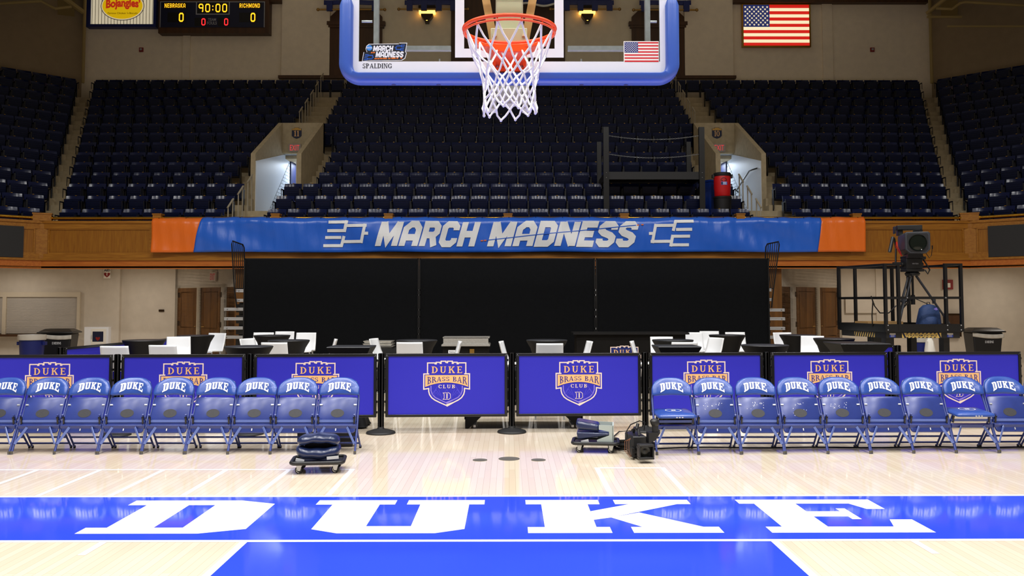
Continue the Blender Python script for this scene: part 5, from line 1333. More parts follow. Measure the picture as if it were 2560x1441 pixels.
# ---------------------------------------------------------------- camera platform up in the stands
y0, y1 = 16.75, 18.3
fl_, fr_ = at(1515, 438, y0), at(1754, 438, y0)
zd = at(1600, 430, y0).z; zt_ = at(1515, 319, y0).z
r = thing('filming_platform', 'black raised filming platform with chain rails above the right end of the banner', 'platform', ((fl_.x + fr_.x) / 2, y0, ZROW[0] - FH))
mb = MB(); mb.box(fl_.x, fr_.x, y0, y1, zd - .06, zd); mb.build('deck', 'black_metal', r, world=True)
mb = MB(); mb.box(fl_.x, fr_.x, y0 - .02, y0 + .03, at(1600, 449, y0).z, zd); mb.box(fl_.x, fr_.x, y1 - .03, y1 + .02, zd - .18, zd)
for x in (fl_.x, fr_.x): mb.box(x - .025, x + .025, y0, y1, zd - .18, zd)
mb.build('deck_edge', 'black_plastic', r, world=True)
for x, y, zb_, w_ in ((fl_.x, y0 - .03, ZROW[0] - FH, .07), (fr_.x, y0 - .03, ZROW[0] - FH, .07), (fl_.x - .02, y1, ZROW[2] - FH, .06), (fr_.x - .02, y1, ZROW[2] - FH, .06)):
    mb = MB(); mb.box(x - w_, x + w_, y - .05, y + .05, zb_, zt_ if y < 17 else zt_ - .1); p = mb.build('corner_post', 'black_metal', r, world=True)
    if y < 17:
        mb = MB()
        for z in (zd - .03, zd - .16): mb.lathe([(.012, -.004), (.012, .004)], 8, (x, y - .054, z))
        o = mb.build('bolt', 'alu', p); o.matrix_parent_inverse = Matrix.Translation(r.location).inverted()
for py, sag in ((341, .10), (387, .10)):
    zc = at(1600, py, y0).z; pts = [Vector((fl_.x + .07 + (fr_.x - fl_.x - .14) * i / 60, y0 - .03, zc - sag * 4 * (i / 60) * (1 - i / 60) + .01)) for i in range(61)]
    mb = MB()
    for i in range(60):
        c = (pts[i] + pts[i + 1]) / 2; d = (pts[i + 1] - pts[i]); a = d.normalized(); n = Vector((0, 1, 0)) if i % 2 else Vector((0, 0, 1))
        l = d.length * .72; e = [c + a * l * math.cos(t) + n * .012 * math.sin(t) for t in [2 * PI * q / 8 for q in range(8)]]; mb.tube(e, .004, 4, True)
    mb.build('chain', 'galv', r, world=True)
# drink cooler, barrel and recycling bin beside it
c = at(1806, 492, 16.6); zb_ = ZROW[0] - FH
r = thing('trash_barrel', 'black barrel on the balcony under the red drink cooler', 'barrel', (c.x, 16.6, zb_))
MB().lathe([(.19, 0), (.20, .05), (.225, c.z - zb_ - .03), (.228, c.z - zb_ - .005)], 28).build('body', 'bin_black', r); MB().lathe([(.230, -.06), (.238, -.05), (.238, -.02), (.230, -.01)], 28, (0, 0, c.z - zb_)).build('rim', 'black_satin', r)
hC = at(1806, 440, 16.6).z - c.z
r = thing('drink_cooler', 'round red drink cooler with black lid on a barrel, right of the filming platform', 'cooler', (c.x, 16.6, c.z))
MB().lathe([(.185, 0), (.20, .02), (.205, .15), (.207, .16), (.207, .18), (.212, .2), (.215, hC * .85), (.205, hC)], 36).build('body', 'cooler_red', r)
MB().lathe([(.215, hC - .02), (.225, hC), (.225, hC + .05), (.20, hC + .075), (.08, hC + .085)], 32).build('lid', 'black_plastic', r)
mb = MB()
for s in (-1, 1): mb.box(s * .235 - .025, s * .235 + .025, -.05, .05, hC - .06, hC + .03)
mb.build('handle', 'black_plastic', r)
mb = MB(); cy = lambda u, v: (.214 * math.sin(u), -.214 * math.cos(u) - .004, v)
mb.mi = 0; mb.flat([[(u / .214, v) for u, v in p] for p in split([rect(-.08, .28, .08, .36)], .02)], cy)
cy2 = lambda u, v: (.217 * math.sin(u), -.217 * math.cos(u) - .004, v)
mb.mi = 1
for t, z0, z1 in (('MARCH', .325, .352), ('MADNESS', .288, .315)): mb.flat([[(u / .214, v) for u, v in p] for p in fit(block_text(t, .27), -.03, .06, z0, z1)], cy2)
mb.mi = 2; mb.flat([[(u / .214, v) for u, v in p] for p in [rect(-.075, .29, -.04, .35)]], cy2); mb.build('tournament_label', ['logo_blue', 'board_white', 'logo_black'], r)
mb = MB(); mb.flat([[(u / .214, v) for u, v in p] for p in stroke([(.075 * math.cos(t) - .01, hC * .72 + .075 * math.sin(t)) for t in [PI * i / 10 for i in range(11)]], .012) + [rect(-.07, hC * .72 - .01, .05, hC * .72 + .012)]], cy2); mb.build('emblem', 'logo_black', r)
c = at(1774, 480, 17.3); zz = at(1774, 452, 17.3).z
r = thing('recycling_bin', 'blue recycling bin behind the red drink cooler', 'bin', (c.x, 17.3, ZROW[1] - FH)); hB = zz - (ZROW[1] - FH)
MB().lathe([(.17, 0), (.21, hB - .04)], 4).build('body', 'bin_bright_blue', r); MB().lathe([(.235, hB - .05), (.235, hB), (.21, hB)], 4).build('rim', 'bin_bright_blue', r)

# ---------------------------------------------------------------- signs on the lower walls
def wall_exit(px, s):
    c = at(px, 692, 16.3); a = PI / 4 * s
    r = thing('exit_sign', 'pale exit sign with red letters above the %s double doors' % ('left' if s < 0 else 'right'), 'sign', (c.x, 16.3, c.z), 0, 'exit signs')
    n = Vector((s * .7071, .7071, 0)); M = Matrix(((.7071, s * .7071, 0, 0), (-s * -.7071, .7071, 0, 0), (0, 0, 1, 0), (0, 0, 0, 1)))
    M = Matrix.Rotation(s * PI / 4 * -1 if s > 0 else PI / 4 * -1 * -s * -1, 4, 'Z') if False else Matrix.Rotation(-PI / 4 if s < 0 else PI / 4, 4, 'Z')
    MB(M).box(-.16, .16, -.05, 0, -.115, .115).build('housing', 'exit_face', r)
    m2 = MB(M); m2.flat(fit(font_text('EXIT', .03), -.125, .125, -.08, .08), lambda u, v: (u, -.0515, v)); m2.build('lettering', 'exit_red_dim', r)
    m3 = MB(M); m3.box(.05, .18, -.03, .12, .115, .14); m3.build('bracket', 'exit_face', r)
wall_exit(536, -1); wall_exit(1988, 1)
yw = WY - .12
c = at(264, 684, yw - .12)
r = thing('defibrillator_sign', 'white sign with black lettering and a red heart above the white wall cabinet', 'sign', (c.x, yw, c.z))
heart = [(0, -.085)] + [(.085 * math.sin(t) ** 3 * 1.0, .055 * (math.cos(t) * 1.1 - .45 * math.cos(2 * t) - .2 * math.cos(3 * t)) + .0) for t in [PI - 2 * PI * i / 40 for i in range(1, 40)]]
for M, nm in ((Matrix.Translation((.04, -.12, 0)), 'front_panel'), (Matrix.Translation((-.05, -.10, 0)) @ Matrix.Rotation(-math.radians(70), 4, 'Z'), 'side_panel')):
    mb = MB(M); mb.box(-.09, .09, -.004, 0, -.13, .14); pl_ = mb.build(nm, 'flag_white', r)
    mb = MB(M); mb.flat([heart], lambda u, v: (u, -.006, v - .035)); mb.mi = 1; mb.flat([[(-.01, .0), (.015, .02), (.0, -.02), (.02, -.02), (-.005, -.07), (.0, -.035), (-.02, -.03)]], lambda u, v: (u, -.007, v - .01)); mb.mi = 2; mb.flat(fit(font_text('AED', .04), -.08, .08, .055, .115), lambda u, v: (u, -.006, v)); mb.build('heart_symbol', ['alarm_red', 'flag_white', 'logo_black'], pl_)
a, b2 = at(210, 866, yw - .15), at(272, 818, yw - .15)
r = thing('defibrillator_cabinet', 'white wall cabinet with a small window and red heart inside', 'cabinet', ((a.x + b2.x) / 2, yw, a.z - .1)); w_ = (b2.x - a.x) / 2; h = b2.z - a.z + .1
MB().box(-w_, w_, -.16, 0, 0, h).build('body', 'white_ink', r, bevel=.005)
mb = MB(); mb.box(-w_ + .19, w_ - .06, -.172, -.16, .06, h - .05); dr = mb.build('door', 'flag_white', r)
MB().box(-w_ + .23, w_ - .13, -.176, -.172, .22, h - .12).build('window', 'sign_navy', dr)
hx_ = (.1 - .0) / 2; mb = MB(); mb.flat([heart], lambda u, v: (u * .7 + .05, -.178, v * .8 + .30)); mb.build('heart', 'alarm_red', dr); MB().box(-w_ + .20, -w_ + .212, -.19, -.172, .28, .40).build('handle', 'alu', dr)
mb = MB(); mb.box(-w_ + .03, -w_ + .13, -.163, -.16, .22, .32); mb.lathe([(.001, 0), (.03, .002)], 12, (0, 0, 0)) if False else None; mb.build('notice', 'white_ink', r)
c = at(404, 777, WY); r = tag(MB().box(c.x - .07, c.x + .07, WY - .03, WY, c.z - .03, c.z + .03).build('wall_socket', 'bronze', bevel=.004), 'small brown wall plate left of the left double doors', 'socket')
c = at(2368, 712, WY - .05); r = thing('fire_pull_box', 'red alarm box on the lower right wall seen through the platform rails', 'alarm', (c.x, WY - .05, c.z)); MB().box(-.13, .13, -.06, 0, -.13, .13).build('housing', 'alarm_red', r); MB().box(-.05, .05, -.075, -.06, -.08, .04).build('lever', 'flag_white', r)
a, b2 = at(2128, 783, WY - .05), at(2178, 750, WY - .05); r = thing('wall_access_panel', 'flush beige access panel on the right wall behind the platform', 'panel', ((a.x + b2.x) / 2, WY - .05, a.z)); w_ = (b2.x - a.x) / 2 + .15; MB().box(-w_, w_, -.012, 0, 0, .42).build('cover', 'wall_beige', r); MB().box(w_ - .1, w_ - .06, -.02, -.012, .2, .26).build('latch', 'steel_rail', r)
c = at(2378, 800, WY - .05); r = thing('wall_cabinet', 'dark brown cabinet recessed in the right wall behind the platform posts', 'cabinet', (c.x, WY - .05, c.z - .45)); MB().box(-.22, .22, -.10, 0, 0, .62).build('body', 'bronze', r); MB().box(-.17, .17, -.108, -.10, .05, .57).build('door', 'dark_wood', r)

# ---------------------------------------------------------------- bins
def rect_bin(name, x, y, w, d, h, rz, label, lid_open=False):
    r = thing(name, label, 'bin', (x, y, 0), rz, 'wheeled black bins')
    mb = MB(); mb.hexa([(-w * .8, -d * .8, .06), (w * .8, -d * .8, .06), (w * .8, d * .8, .06), (-w * .8, d * .8, .06), (-w, -d, h), (w, -d, h), (w, d, h), (-w, d, h)]); mb.build('body', 'bin_black', r, bevel=.03)
    mb = MB(); mb.box(-w - .05, w + .05, -d - .05, d + .05, h, h + .035); mb.hexa([(-w - .04, -d - .04, h + .035), (w + .04, -d - .04, h + .035), (w + .04, d + .04, h + .035), (-w - .04, d + .04, h + .035), (-w * .75, -d * .6, h + .11), (w * .75, -d * .6, h + .11), (w * .75, d * .6, h + .11), (-w * .75, d * .6, h + .11)]); mb.build('lid', 'black_satin', r, bevel=.012)
    mb = MB(); mb.grid(lambda u, v: ((u * 2 - 1) * (w + .012), -d - .012 + .006 * math.sin(u * 30), h - .10 - .05 * math.sin(u * 2.4) + v * .10), 24, 3); mb.build('liner', 'bag_clear', r, solid=.004)
    mb = MB(); mb.flat(fit(font_text('E18DENS', .0), -.07, .13, h - .26, h - .20), lambda u, v: (u, -d * (.8 + .2 * (v - .06) / (h - .06)) - .004, v)); mb.build('stencilled_lettering', 'white_ink', r)
    mb = MB()
    for sx in (-1, 1):
        for sy in (-1, 1): mb.tube([(sx * w * .6 - .012, sy * d * .6, .035), (sx * w * .6 + .012, sy * d * .6, .035)], .035, 12)
    mb.build('caster', 'rubber', r)
c = at(149, 846, 15.6); rect_bin('wheeled_bin', c.x, 15.6, .36, .28, .88, .12, 'black wheeled bin with lid and clear liner under the shuttered hatch')
c = at(2457, 846, 15.9); rect_bin('wheeled_bin', c.x, 15.9, .36, .28, .88, -.05, 'black wheeled bin with lid by the wall right of the camera platform')
def round_bin(px, y, label, rad, h):
    c = at(px, 860, y); r = thing('round_bin', label, 'bin', (c.x, y, 0), 0, 'round blue bins')
    MB().lathe([(rad * .82, 0), (rad * .86, .03), (rad, h - .05), (rad * 1.07, h - .04), (rad * 1.07, h)], 28).build('body', 'bin_blue', r)
    MB().lathe([(rad * 1.09, h - .10), (rad * 1.12, h - .06), (rad * 1.11, h + .015), (rad * 1.0, h + .02), (rad * .9, h - .05)], 28, wob=lambda t, i: 1 + .02 * math.sin(9 * t + i)).build('liner', 'bag_clear', r)
    mb = MB()
    for s in (-1, 1): mb.box(s * rad * 1.1 - .03, s * rad * 1.1 + .03, -.05, .05, h - .22, h - .14)
    mb.build('handle', 'bin_blue', r)
round_bin(80, 14.6, 'round blue bin with a clear liner left of the black wheeled bin', .27, .86)
round_bin(2302, 13.4, 'round blue bin with a white bag under the camera platform', .20, .85)
c = at(2325, 860, 12.95); r = thing('plastic_bag', 'white plastic bag hanging beside the blue bin under the platform', 'bag', (c.x + .02, 13.0, .0))
MB().lathe([(.06, .02), (.11, .12), (.13, .35), (.10, .60), (.08, .78), (.03, .88)], 16, wob=lambda t, i: 1 + .15 * math.sin(5 * t + i * 2)).build('bag_film', 'flag_white', r)

# ---------------------------------------------------------------- television platform
A = at(2215, 811, 8.7); B = at(2405, 811, 8.72); Cc = at(2099, 811, 10.05)
ux_ = Vector((B.x - A.x, B.y - A.y, 0)); vx_ = Vector((Cc.x - A.x, Cc.y - A.y, 0)); W_ = ux_.length; D_ = vx_.length; ux_.normalize(); vx_.normalize()
zt1 = A.z; zt0 = at(2300, 830, 8.7).z; zb1 = at(2300, 846, 8.7).z; zrl = at(2300, 659, 8.7).z; zmd = at(2300, 745, 8.7).z
r = thing('television_platform', 'black steel camera platform with guard rails and hazard striped sign on the right', 'platform', (A.x, A.y, 0))
def pp(u, v, z): p = Vector((A.x, A.y, 0)) + ux_ * u + vx_ * v; return Vector((p.x, p.y, z))
def pbox(mb, u0, u1, v0, v1, z0, z1): mb.hexa([pp(u0, v0, z0), pp(u1, v0, z0), pp(u1, v1, z0), pp(u0, v1, z0), pp(u0, v0, z1), pp(u1, v0, z1), pp(u1, v1, z1), pp(u0, v1, z1)])
mb = MB(); pbox(mb, 0, W_, 0, D_, zt0 - .01, zt0 + .02); mb.build('deck', 'black_metal', r, world=True)
mb = MB(); pbox(mb, .25, W_ - .4, D_ - .45, D_ - .05, zt0 + .02, zt1 + .025); mb.build('plywood_sheet', 'plywood', r, world=True)
mb = MB(); pbox(mb, 0, W_, -.02, .02, zt0, zt1); pbox(mb, -.02, .02, 0, D_, zt0, zt1); pbox(mb, W_ - .02, W_ + .02, 0, D_, zt0, zt1); pbox(mb, 0, W_, D_ - .02, D_ + .02, zt0, zt1); tb = mb.build('toe_board', 'black_metal', r, world=True)
mb = MB()
for u in (.02, W_ - .26, W_ - .03):
    for z in (zt0 + .03, zt1 - .02): q = pp(u, -.024, z); mb.lathe([(.001, -.012), (.010, -.006), (.010, .006), (.001, .012)], 8, q)
for u in (.35, W_ - .28): q = pp(u, -.03, zmd); mb.lathe([(.001, -.012), (.010, -.006), (.010, .006), (.001, .012)], 8, q)
o = mb.build('bolt', 'alu', tb); o.matrix_parent_inverse = Matrix.Translation(r.location).inverted()
mb = MB(); pbox(mb, .02, W_ - .02, .03, D_ - .03, zb1, zt0 - .01); mb.build('lift_frame', 'black_plastic', r, world=True)
for v, us in ((0, (0, .22, W_ - .26, W_)), (D_, (0, .30, W_ - .3, W_))):
    for u in us:
        mb = MB(); pbox(mb, u - .022, u + .022, v - .022, v + .022, zt0, zrl); mb.build('guard_post', 'black_metal', r, world=True)
mb = MB()
t = .02
for z in (zrl - .02, zmd):
    if z == zmd: pbox(mb, 0, W_, -t, t, z - t, z + t)
    else: pbox(mb, 0, .22, -t, t, z - t, z + t); pbox(mb, W_ - .26, W_, -t, t, z - t, z + t)
    pbox(mb, -t, t, 0, D_, z - t, z + t); pbox(mb, W_ - t, W_ + t, 0, D_, z - t, z + t); pbox(mb, 0, W_, D_ - t, D_ + t, z - t, z + t)
mb.build('guard_rail', 'black_metal', r, world=True)
for u, v, w2 in ((.05, .1, .07), (.32, .95, .09), (W_ - .25, .1, .05), (W_ - .25, .95, .05)):
    mb = MB(); pbox(mb, u, u + w2 * 2, v, v + .12, .10, zb1); mb.build('leg', 'black_metal', r, world=True)
mb = MB(); pbox(mb, 0, W_, 0, .2, .06, .16); pbox(mb, 0, W_, .9, 1.1, .06, .16)
mb.build('base_frame', 'black_metal', r, world=True)
mb = MB()
for u in (.05, W_ - .05):
    for v in (.1, 1.0): a = pp(u - .02, v, .05); mb.tube([a, a + ux_ * .04], .05, 14)
mb.build('wheel', 'rubber', r, world=True)
def on_front(u, z, off=.004): return tuple(pp(u, .03 - off, z))
def sign(mb, u0, u1, z0, z1, text, n, f):
    mb.mi = 0; mb.flat([rect(u0, z0, u1, z1)], lambda u, v: f(u, v, .002)); mb.mi = 1
    w3 = (u1 - u0) / n
    for i in range(n):
        a = u0 + w3 * i
        if text and .09 < (i + .5) / n < .91:
            hh = (z1 - z0) * .17
            mb.flat([[(a, z0), (a + w3 * .5, z0), (a + w3 * .5 + hh, z0 + hh), (a + hh, z0 + hh)], [(a, z1 - hh), (a + w3 * .5, z1 - hh), (a + w3 * .5 + hh, z1), (a + hh, z1)]], lambda u, v: f(u, v, .003))
        else: mb.flat([[(a, z1), (a + w3 * .5, z1), (min(u1, a + w3 * 1.1), z0), (min(u1, a + w3 * .6), z0)]], lambda u, v: f(u, v, .003))
    if text: mb.flat(fit(font_text(text, .015), u0 + (u1 - u0) * .1, u1 - (u1 - u0) * .1, z0 + (z1 - z0) * .28, z1 - (z1 - z0) * .28), lambda u, v: f(u, v, .004))
k = W_ / 190
mb = MB(); za, zb_ = at(2300, 845.5, 8.72).z, at(2300, 833, 8.72).z
sign(mb, (2257 - 2215) * k, (2355 - 2215) * k, za, zb_, 'TV PLATFORM STAY BACK', 10, on_front)
sign(mb, .35, .95, za, zb_, '', 9, lambda u, v, o: tuple(pp(.02 - o, u, v)))
mb.build('hazard_sign', ['hazard_yellow', 'sign_navy'], r, world=True, smooth=0)
mb = MB()
for p0 in (2226, 2370):
    u = (p0 - 2215) * k; mb.mi = 0; mb.flat([rect(u, za + .01, u + .1, zb_ - .03)], lambda u, v: on_front(u, v, .002)); mb.mi = 1; mb.flat([rect(u, zb_ - .03, u + .1, zb_ - .005)] + [rect(u + .02, za + .02 + .014 * i, u + .08, za + .025 + .014 * i) for i in range(3)], lambda u, v: on_front(u, v, .003))
mb.build('notice_sticker', ['label_blue', 'bag_clear'], r, world=True, smooth=0)
# tripod
ty = 9.35; hb = at(2281, 690, ty); zdk = zt0 + .02
r = thing('camera_tripod', 'black camera tripod standing on the television platform', 'tripod', (hb.x, ty, zdk))
ft = [Vector((hb.x - .34, ty - .15, zdk)), Vector((hb.x + .60, ty - .18, zdk)), Vector((hb.x - .12, ty + .45, zdk))]
for f_ in ft:
    mb = MB(); d = Vector((f_.x - hb.x, f_.y - ty, 0)).normalized(); sd = Vector((-d.y, d.x, 0)) * .035
    a = Vector((hb.x, ty, hb.z)) + d * .06; m_ = a.lerp(f_, .48)
    for s in (-1, 1): mb.tube([a + sd * s, m_ + sd * s], .016, 8)
    mb.tube([m_.lerp(a, .1), f_], .018, 8); mb.lathe([(.03, -.04), (.032, .04)], 8, m_); l = mb.build('leg', 'cam_grey', r, world=True)
    mb = MB(); mb.tube([m_ + sd * .5, m_ + sd * 1.9], .014, 8); mb.lathe([(.028, 0), (.02, .04)], 8, f_); o = mb.build('leg_clamp', 'black_plastic', l); o.matrix_parent_inverse = Matrix.Translation(r.location).inverted()
    mb = MB(); mb.tube([(hb.x, ty, hb.z - .38), a.lerp(f_, .62)], .008, 6); mb.build('spreader_arm', 'black_metal', r, world=True)
mb = MB(); mb.lathe([(.035, -.50), (.035, -.34), (.02, -.33), (.02, 0), (.11, .0), (.12, .03)], 16, hb); mb.build('centre_column', 'black_metal', r, world=True)
zh = at(2281, 686, ty).z
mb = MB(); mb.lathe([(.12, 0), (.13, .015), (.10, .05)], 20, (hb.x, ty, hb.z + .02)); mb.box(hb.x - .155, hb.x + .155, ty - .13, ty + .13, hb.z + .07, hb.z + .12); mb.box(hb.x - .15, hb.x + .13, ty - .12, ty + .12, hb.z + .12, hb.z + .30); mb.box(hb.x - .12, hb.x + .13, ty - .16, ty + .2, hb.z + .30, hb.z + .345)
for s in (-1, 1): mb.tube([(hb.x + s * .13, ty, hb.z + .2), (hb.x + s * .19, ty, hb.z + .2)], .035, 12)
mb.build('pan_head', 'black_plastic', r, world=True, bevel=.008)
MB().flat(fit(font_text('VINTEN', .02), hb.x - .055, hb.x + .055, hb.z + .195, hb.z + .22), lambda u, v: (u, ty - .1215, v)).build('maker_lettering', 'grey_ink', r, world=True)
# studio camera
cz = at(2281, 611, ty).z; cb = hb.z + .345
r = thing('studio_camera', 'grey studio television camera with large square lens on the tripod', 'camera', (hb.x, ty, cb))
ang = math.radians(-14); M = Matrix.Translation((hb.x + .0, ty - .05, cz)) @ Matrix.Rotation(ang, 4, 'Z')
mb = MB(M)
def octo(x, z, c): return [(-x + c, -z), (x - c, -z), (x, -z + c), (x, z - c * .4), (x - c * .4, z), (-x + c * .4, z), (-x, z - c * .4), (-x, -z + c)]
a = octo(.20, .185, .07); b2 = octo(.185, .175, .05)
mb.prism(a, lambda u, v: (u, -.42, v), lambda u, v: (u * .98, .28, v * .97)); bd = mb.build('lens_housing', 'cam_grey', r, world=True, bevel=.012)
mb = MB(M); mb.prism_xz(octo(.165, .150, .05), -.428, -.40); o1 = mb.build('front_recess', 'black_plastic', bd); o1.matrix_parent_inverse = Matrix.Translation(r.location).inverted()
mb = MB(M); N = 32; vs = []; fs = []
for i, (q, yy) in enumerate(((.145, -.432), (.138, -.45), (.125, -.432), (.09, -.436), (.05, -.440), (.0, -.442))):
    for j in range(N): t = 2 * PI * j / N; vs.append((q * math.cos(t), yy, q * math.sin(t)))
for i in range(5):
    for j in range(N): fs.append((i * N + j, i * N + (j + 1) % N, (i + 1) * N + (j + 1) % N, (i + 1) * N + j))
mb.add(vs, fs); o1 = mb.build('front_glass', 'lens_glass', bd); o1.matrix_parent_inverse = Matrix.Translation(r.location).inverted()
mb = MB(M); mb.box(-.12, .12, .28, .62, -.14, .16); mb.build('camera_body', 'cam_grey', r, world=True, bevel=.01)
mb = MB(M); mb.box(-.22, .19, .15, .42, .265, .345); mb.box(-.27, -.245, .15, .3, .20, .33); mb.box(-.20, -.12, .2, .4, .17, .27); mb.build('viewfinder', 'black_plastic', r, world=True, bevel=.008)
mb = MB(M); mb.tube([(.0, -.18, .205), (.03, -.26, .21), (.07, -.34, .205)], .035, 10); mb.build('microphone', 'rubber', r, world=True)
mb = MB(M); mb.tube([(-.27, .1, -.33), (-.25, .15, -.05), (-.29, .05, .10), (-.33, -.05, .12)], .016, 8); mb.tube([(-.33, -.05, .12), (-.40, -.12, -.14)], .03, 10); mb.box(-.31, -.2, .02, .2, -.37, -.31); mb.build('zoom_handle', 'black_plastic', r, world=True)
mb = MB(M)
for q in range(2): mb.tube([(-.27 + .012 * q, .0, .04), (-.28 + .03 * q, -.03, -.05), (-.22 + .02 * q, 0, -.15), (-.18, .02, -.21)], .006, 6)
mb.build('red_cable', 'wire_red', r, world=True)
mb = MB(M); mb.tube([(.2, .0, -.15), (.25, -.05, -.25), (.29, -.02, -.2), (.31, 0, -.06)], .006, 6); mb.tube([(.31, 0, -.09), (.31, 0, -.03)], .011, 6); mb.tube([(.17, .1, -.25), (.22, .06, -.35), (.27, .05, -.45), (.24, .06, -.52), (.20, .08, -.45)], .013, 6); mb.build('black_cable', 'cable', r, world=True)
mb = MB(M); mb.box(-.12, .12, -.2, .3, -.25, -.185); mb.box(.08, .2, -.02, .15, -.27, -.22); mb.build('mounting_plate', 'black_metal', r, world=True)
# backpack
c = at(2324, 811, 9.05); r = thing('backpack', 'navy blue backpack standing on the television platform under the tripod', 'backpack', (c.x, 9.1, zdk))
mb = MB(); n = 24; vs = []; fs = []
prof = [(.20, .0, .13), (.205, .04, .14), (.19, .16, .14), (.175, .26, .13), (.15, .36, .11), (.09, .42, .07), (.02, .435, .02)]
for i, (rx, z, ry) in enumerate(prof):
    for j in range(n): t = 2 * PI * j / n; q = 1 + .03 * math.sin(3 * t + i); vs.append((rx * math.copysign(abs(math.cos(t)) ** .7, math.cos(t)) * q + .02 * i / 6, ry * math.copysign(abs(math.sin(t)) ** .7, math.sin(t)) * q, z))
for i in range(6):
    for j in range(n): fs.append((i * n + j, i * n + (j + 1) % n, (i + 1) * n + (j + 1) % n, (i + 1) * n + j))
fs += [tuple(range(n))[::-1], tuple(6 * n + j for j in range(n))]
mb.add(vs, fs); bp_ = mb.build('pack_body', 'pack_navy', r, smooth=80)
mb = MB(); mb.lathe([(.13, 0), (.14, .05), (.13, .17), (.10, .2)], 16, (0, -.05, .03), wob=lambda t, i: 1 if math.sin(t) < 0 else .5); mb.build('front_pocket', 'pack_navy', r, smooth=80)
mb = MB(); mb.tube([(-.02, 0, .43), (-.01, 0, .47), (.03, 0, .47), (.04, 0, .43)], .007, 6); mb.build('top_loop', 'cable', r)
mb = MB(); mb.prism_xz([(.05, .36), (.10, .38), (.12, .34), (.06, .33)], -.11, -.09); mb.build('bright_tag', 'logo_lilac', r)
pts = [at(2183, 846, 9.2), at(2180, 790, 8.9), at(2182, 755, 8.66), at(2178, 741, 8.62), at(2186, 765, 8.7), at(2200, 783, 8.9), at(2222, 783, 9.0), at(2240, 765, 9.1)]
tag(MB().tube([pts[0] - Vector((0, 0, .9))] + pts, .010, 6).build('camera_cable', 'cable'), 'black cable looped over the left guard rail of the television platform', 'cable')

# ---------------------------------------------------------------- equipment on the court floor
def cushion(mb, w, d, h, zc, curve, n=36):
    """a puffed oblong pad; curve bends it up or down along x"""
    vs = []; fs = []; R_ = 10
    for i in range(n + 1):
        u = i / n * 2 - 1; x = u * w; k = max(.0, 1 - abs(u) ** 8) ** .5
        for j in range(R_):
            t = 2 * PI * j / R_
            vs.append((x, d * k * math.copysign(abs(math.cos(t)) ** .6, math.cos(t)), zc + curve * u * u + h * k * math.copysign(abs(math.sin(t)) ** .7, math.sin(t)) + .004 * math.sin(9 * u + t)))
    for i in range(n):
        for j in range(R_): fs.append((i * R_ + j, i * R_ + (j + 1) % R_, (i + 1) * R_ + (j + 1) % R_, (i + 1) * R_ + j))
    mb.add(vs, fs)
def dolly_seat(x, y, rz, label, side_view):
    r = thing('rolling_low_seat', label, 'seat', (x, y, 0), rz, 'low camera operator seats on casters')
    mb = MB(); P = []
    w_, d_, rr = .245, .185, .05
    for cx, cy, a0 in ((w_ - rr, d_ - rr, 0), (-w_ + rr, d_ - rr, 90), (-w_ + rr, -d_ + rr, 180), (w_ - rr, -d_ + rr, 270)):
        for i in range(5): t = math.radians(a0 + 22.5 * i); P.append((cx + rr * math.cos(t), cy + rr * math.sin(t)))
    mb.prism_xy(P, .085, .10); mb.tube([(a, b_, .105) for a, b_ in P], .018, 8, True); mb.build('caster_tray', 'black_plastic', r, smooth=50)
    for sx in (-1, 1):
        for sy in (-1, 1):
            mb = MB(); cx, cy = sx * .17, sy * .13; mb.tube([(cx - .004, cy - .012, .036), (cx + .004, cy + .012, .036)], .036, 18); c1 = mb.build('caster', 'rubber', r)
            mb = MB(); [mb.prism_xz([(cx - .03, .088), (cx + .03, .088), (cx + .012, .028), (cx - .012, .028)], cy + q - .002, cy + q + .002) for q in (-.018, .018)]; mb.lathe([(.015, .078), (.02, .088)], 10, (cx, cy, 0)); [mb.prism_xz(stroke_ring, cy - .0145, cy - .0125) for stroke_ring in [[(a + cx, b_ + .036) for a, b_ in q] for q in arc(0, 0, .027, .027, .022, .022, 0, 360, 14)]]; mb.build('caster_fork', 'alu', c1)
    if side_view:
        mb = MB(); mb.hexa([(-.19, -.15, .14), (.16, -.15, .19), (.16, .15, .19), (-.19, .15, .14), (-.20, -.15, .22), (.15, -.15, .215), (.15, .15, .215), (-.20, .15, .22)]); mb.build('seat_cushion', 'vinyl_navy', r, smooth=80, bevel=.03)
        mb = MB(); mb.hexa([(-.20, -.14, .24), (.05, -.14, .225), (.05, .14, .225), (-.20, .14, .24), (-.21, -.14, .34), (.05, -.14, .30), (.05, .14, .30), (-.21, .14, .345)]); mb.build('back_cushion', 'vinyl_navy', r, smooth=80, bevel=.03)
        mb = MB(); mb.prism_xz([(.04, .30), (.19, .295), (.20, .12), (.02, .12), (.02, .14), (.15, .19), (.15, .23), (.04, .25)], -.150, -.140); mb.prism_xz([(.04, .30), (.19, .295), (.20, .12), (.02, .12), (.02, .14), (.15, .19), (.15, .23), (.04, .25)], .14, .15); mb.box(.185, .2, -.15, .15, .12, .295); mb.build('side_bracket', 'frame_grey', r)
        mb = MB(); mb.bar((-.15, -.165, .115), (-.07, -.165, .135), .006, .03); mb.build('silver_tape', 'silver_tape', r)
    else:
        mb = MB(); cushion(mb, .215, .16, .055, .175, .035); mb.build('seat_cushion', 'vinyl_navy', r, smooth=80)
        mb = MB(); cushion(mb, .205, .14, .042, .315, -.03); mb.build('back_cushion', 'vinyl_navy', r, smooth=80)
        mb = MB(); mb.box(-.13, .13, -.02, .12, .22, .30); mb.build('hinge_block', 'black_cloth', r)
        mb = MB(); mb.bar((-.20, -.14, .135), (-.12, -.165, .12), .008, .03); mb.bar((.09, -.165, .145), (.20, -.15, .15), .008, .028); mb.build('silver_tape', 'silver_tape', r)
